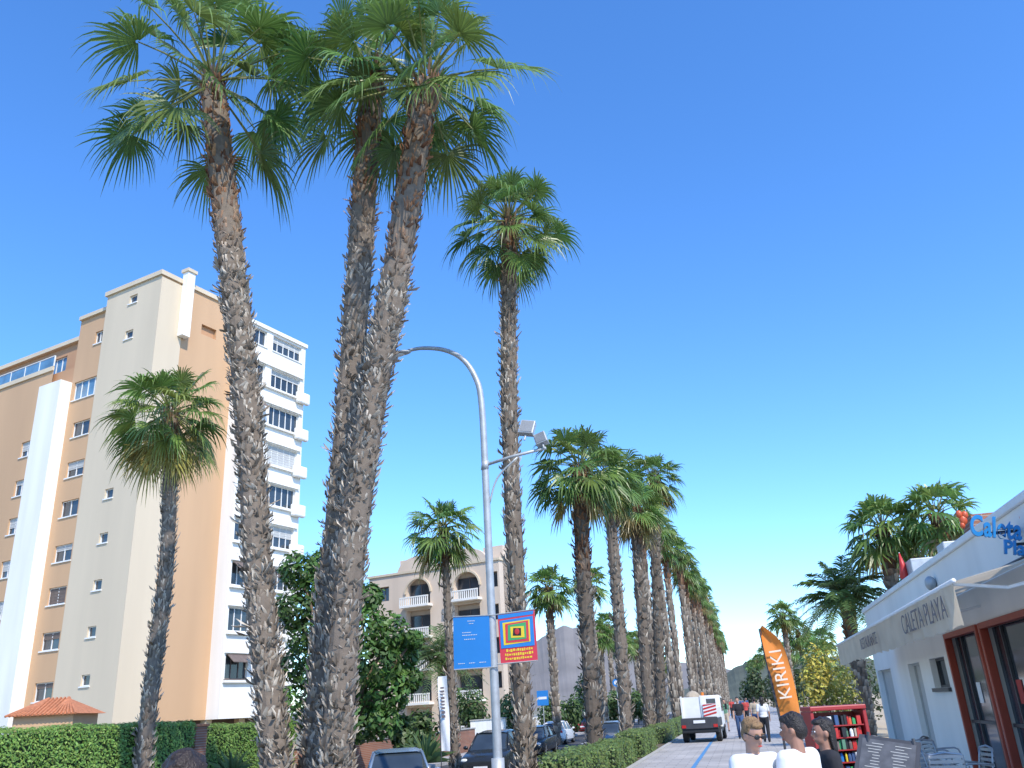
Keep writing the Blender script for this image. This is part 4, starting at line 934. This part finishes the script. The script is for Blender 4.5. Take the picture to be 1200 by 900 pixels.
def post_sign(label,px,py,Y,m,shape,z0,sz=.35):
    p=pY(px,py,Y); r=thing('road_sign',label,'sign',(p.x,Y,z0)); h=p.z-z0
    c=MB(); c.tube([(0,.03,0),(0,.03,h+.2)],.03,8); c.build('post',M['galv'],r)
    c=MB()
    if shape=='disc': c.tube([(0,-.02,h),(0,.0,h)],[sz,sz],24)
    else: c.box(-sz,sz,-.02,0,h-sz*1.2,h+sz*1.2)
    c.build('plate',m,r,bevel=.005)
    c=MB(); 
    if shape=='rect': c.box(-sz*.7,sz*.7,-.028,-.021,h-sz*.2,h+sz*.2)
    else: c.tube([(0,-.026,h),(0,-.021,h)],[sz*.55,sz*.55],20)
    c.build('symbol',M['white'],r)
post_sign('blue square road sign across the road under the white building',636,818,60,M['sign_blue'],'rect',RZ,.4)
post_sign('small blue disc road sign down the road right of the first row palm',722,800,70,M['sign_blue'],'disc',RZ,.3)
# ------------------------------------------------ terrace furniture
q=at(980,10.6); IB=thing('display_rack','open red display rack full of small coloured goods behind the three people','rack',(q.x,10.6,0),R(14))
for x in (-.29,.29):
    c=MB(); c.box(x-.02,x+.02,-.18,.16,0,1.52); c.build('side_panel',M['rack_red'],IB,bevel=.01)
c=MB(); c.box(-.27,.27,.12,.15,.08,1.5); c.build('back_panel',M['rack_red'],IB)
c=MB(); c.box(-.31,.31,-.2,.16,1.522,1.57); c.build('header',M['rack_red'],IB,bevel=.01)
cs=['yellow','white','coral','green','cloth_beige','red','sign_blue','cloth_blue','shutter_brown','red','black','cloth_green']
for i in range(11):
    z_=.14+.123*i
    c=MB(); c.box(-.268,.268,-.16,.118,z_-.012,z_); sh=c.build('shelf',M['rack_red'],IB)
    x=-.26
    while x<.235:
        w_=rng.uniform(.02,.05); hh=rng.uniform(.07,.108); y0=rng.uniform(-.17,-.12); c=MB()
        if rng.random()<.6: c.box(x,x+w_*.9,y0,y0+.1,z_+.001,z_+hh)
        else: c.tube([(x+w_/2,y0+.04,z_+.001),(x+w_/2,y0+.04,z_+hh*.7),(x+w_/2,y0+.04,z_+hh)],[w_*.45,w_*.45,w_*.2],8)
        c.build('product',M[rng.choice(cs)],sh); x+=w_+.003
q=at(1034,10.0); EB=thing('menu_easel','low dark easel with one tilted menu board on the restaurant terrace','easel',(q.x,10.0,0),R(-20))
c=MB()
for a,b in (((-.34,-.22,0),(-.16,.10,1.30)),((.34,-.22,0),(.26,.12,1.22)),((0,.45,0),(.05,.10,1.2))): c.tube([a,b],.018,6)
c.tube([(-.29,-.1,.80),(.30,-.1,.74)],.016,6); c.build('frame',M['dark_metal'],EB)
ux=Vector((.98,0,-.17)); uz=Vector((.13,.55,.75)).normalized(); nn=ux.cross(uz).normalized(); ct=Vector((0,-.03,1.02))
if nn.y>0: nn=-nn
c=MB(); c.obox(ct,ux*.60,nn*.02,uz*.52); bd=c.build('board',M['dark_metal'],EB)
mk('menu_paper',(.09,.09,.095),rough=.5,var=.3,scale=12)
c=MB(); c.obox(ct+nn*.013,ux*.52,nn*.004,uz*.44); sh=c.build('menu_sheet',M['menu_paper'],bd)
c=MB()
for k in range(12):
    for sd in (-1,1): c.obox(ct+nn*.017+ux*(sd*.125+rng.uniform(-.02,.02))+uz*(-.19+k*.033),ux*rng.uniform(.06,.17),nn*.003,uz*.007)
c.build('menu_print',M['kerb'],bd)
def cafe_chair(label,loc,rz,group=None):
    r=thing('cafe_chair',label,'chair',loc,rz,group)
    for sx in (-1,1):
        c=MB(); c.tube(catmull([(sx*.25,-.23,0),(sx*.25,-.22,.45),(sx*.26,-.18,.66),(sx*.26,.0,.68),(sx*.24,.22,.66)],10),.014,6); c.build('front_leg',M['alu'],r,smooth=True)
        c=MB(); c.tube(catmull([(sx*.23,.28,0),(sx*.22,.2,.45),(sx*.2,.27,.86)],8),.014,6); c.build('rear_leg',M['alu'],r,smooth=True)
    c=MB()
    for k in range(7): c.box(-.22,.22,-.2+k*.06,-.155+k*.06,.435,.45)
    c.build('seat',M['alu'],r,bevel=.004)
    c=MB()
    for k in range(5): c.box(-.21,.21,.225+k*.01,.24+k*.01,.56+k*.065,.60+k*.065)
    c.tube([(-.2,.27,.86),(0,.285,.89),(.2,.27,.86)],.014,6); c.build('backrest',M['alu'],r)
def cafe_table(label,loc):
    r=thing('cafe_table',label,'table',loc)
    c=MB(); c.tube([(0,0,.71),(0,0,.74)],.36,28); c.build('tabletop',M['alu'],r)
    c=MB(); c.tube([(0,0,.03),(0,0,.71)],.03,10); c.build('leg',M['galv'],r)
    c=MB()
    for k in range(4): c.tube([(0,0,.05),(.28*cos(k*pi/2),.28*sin(k*pi/2),.02)],.02,6)
    c.build('base',M['galv'],r)
def cpos(px,Y,dz=0): p=at(px,Y); return (p.x,Y,0)
cafe_chair('metal cafe chair beside the menu easel, leftmost of the terrace chairs',cpos(1072,14.2),R(20))
cafe_table('round metal cafe table on the restaurant terrace',cpos(1092,15.0))
cafe_chair('metal cafe chair right of the cafe table with its back to the camera',cpos(1102,13.4),R(170))
cafe_chair('metal cafe chair against the restaurant wall near the red door',cpos(1128,14.2),R(-80))
cafe_chair('metal cafe chair behind the cafe table, farthest one',cpos(1080,16.4),R(0))
cafe_chair('metal cafe chair by the restaurant wall beyond the cafe table',cpos(1100,17.5),R(60))
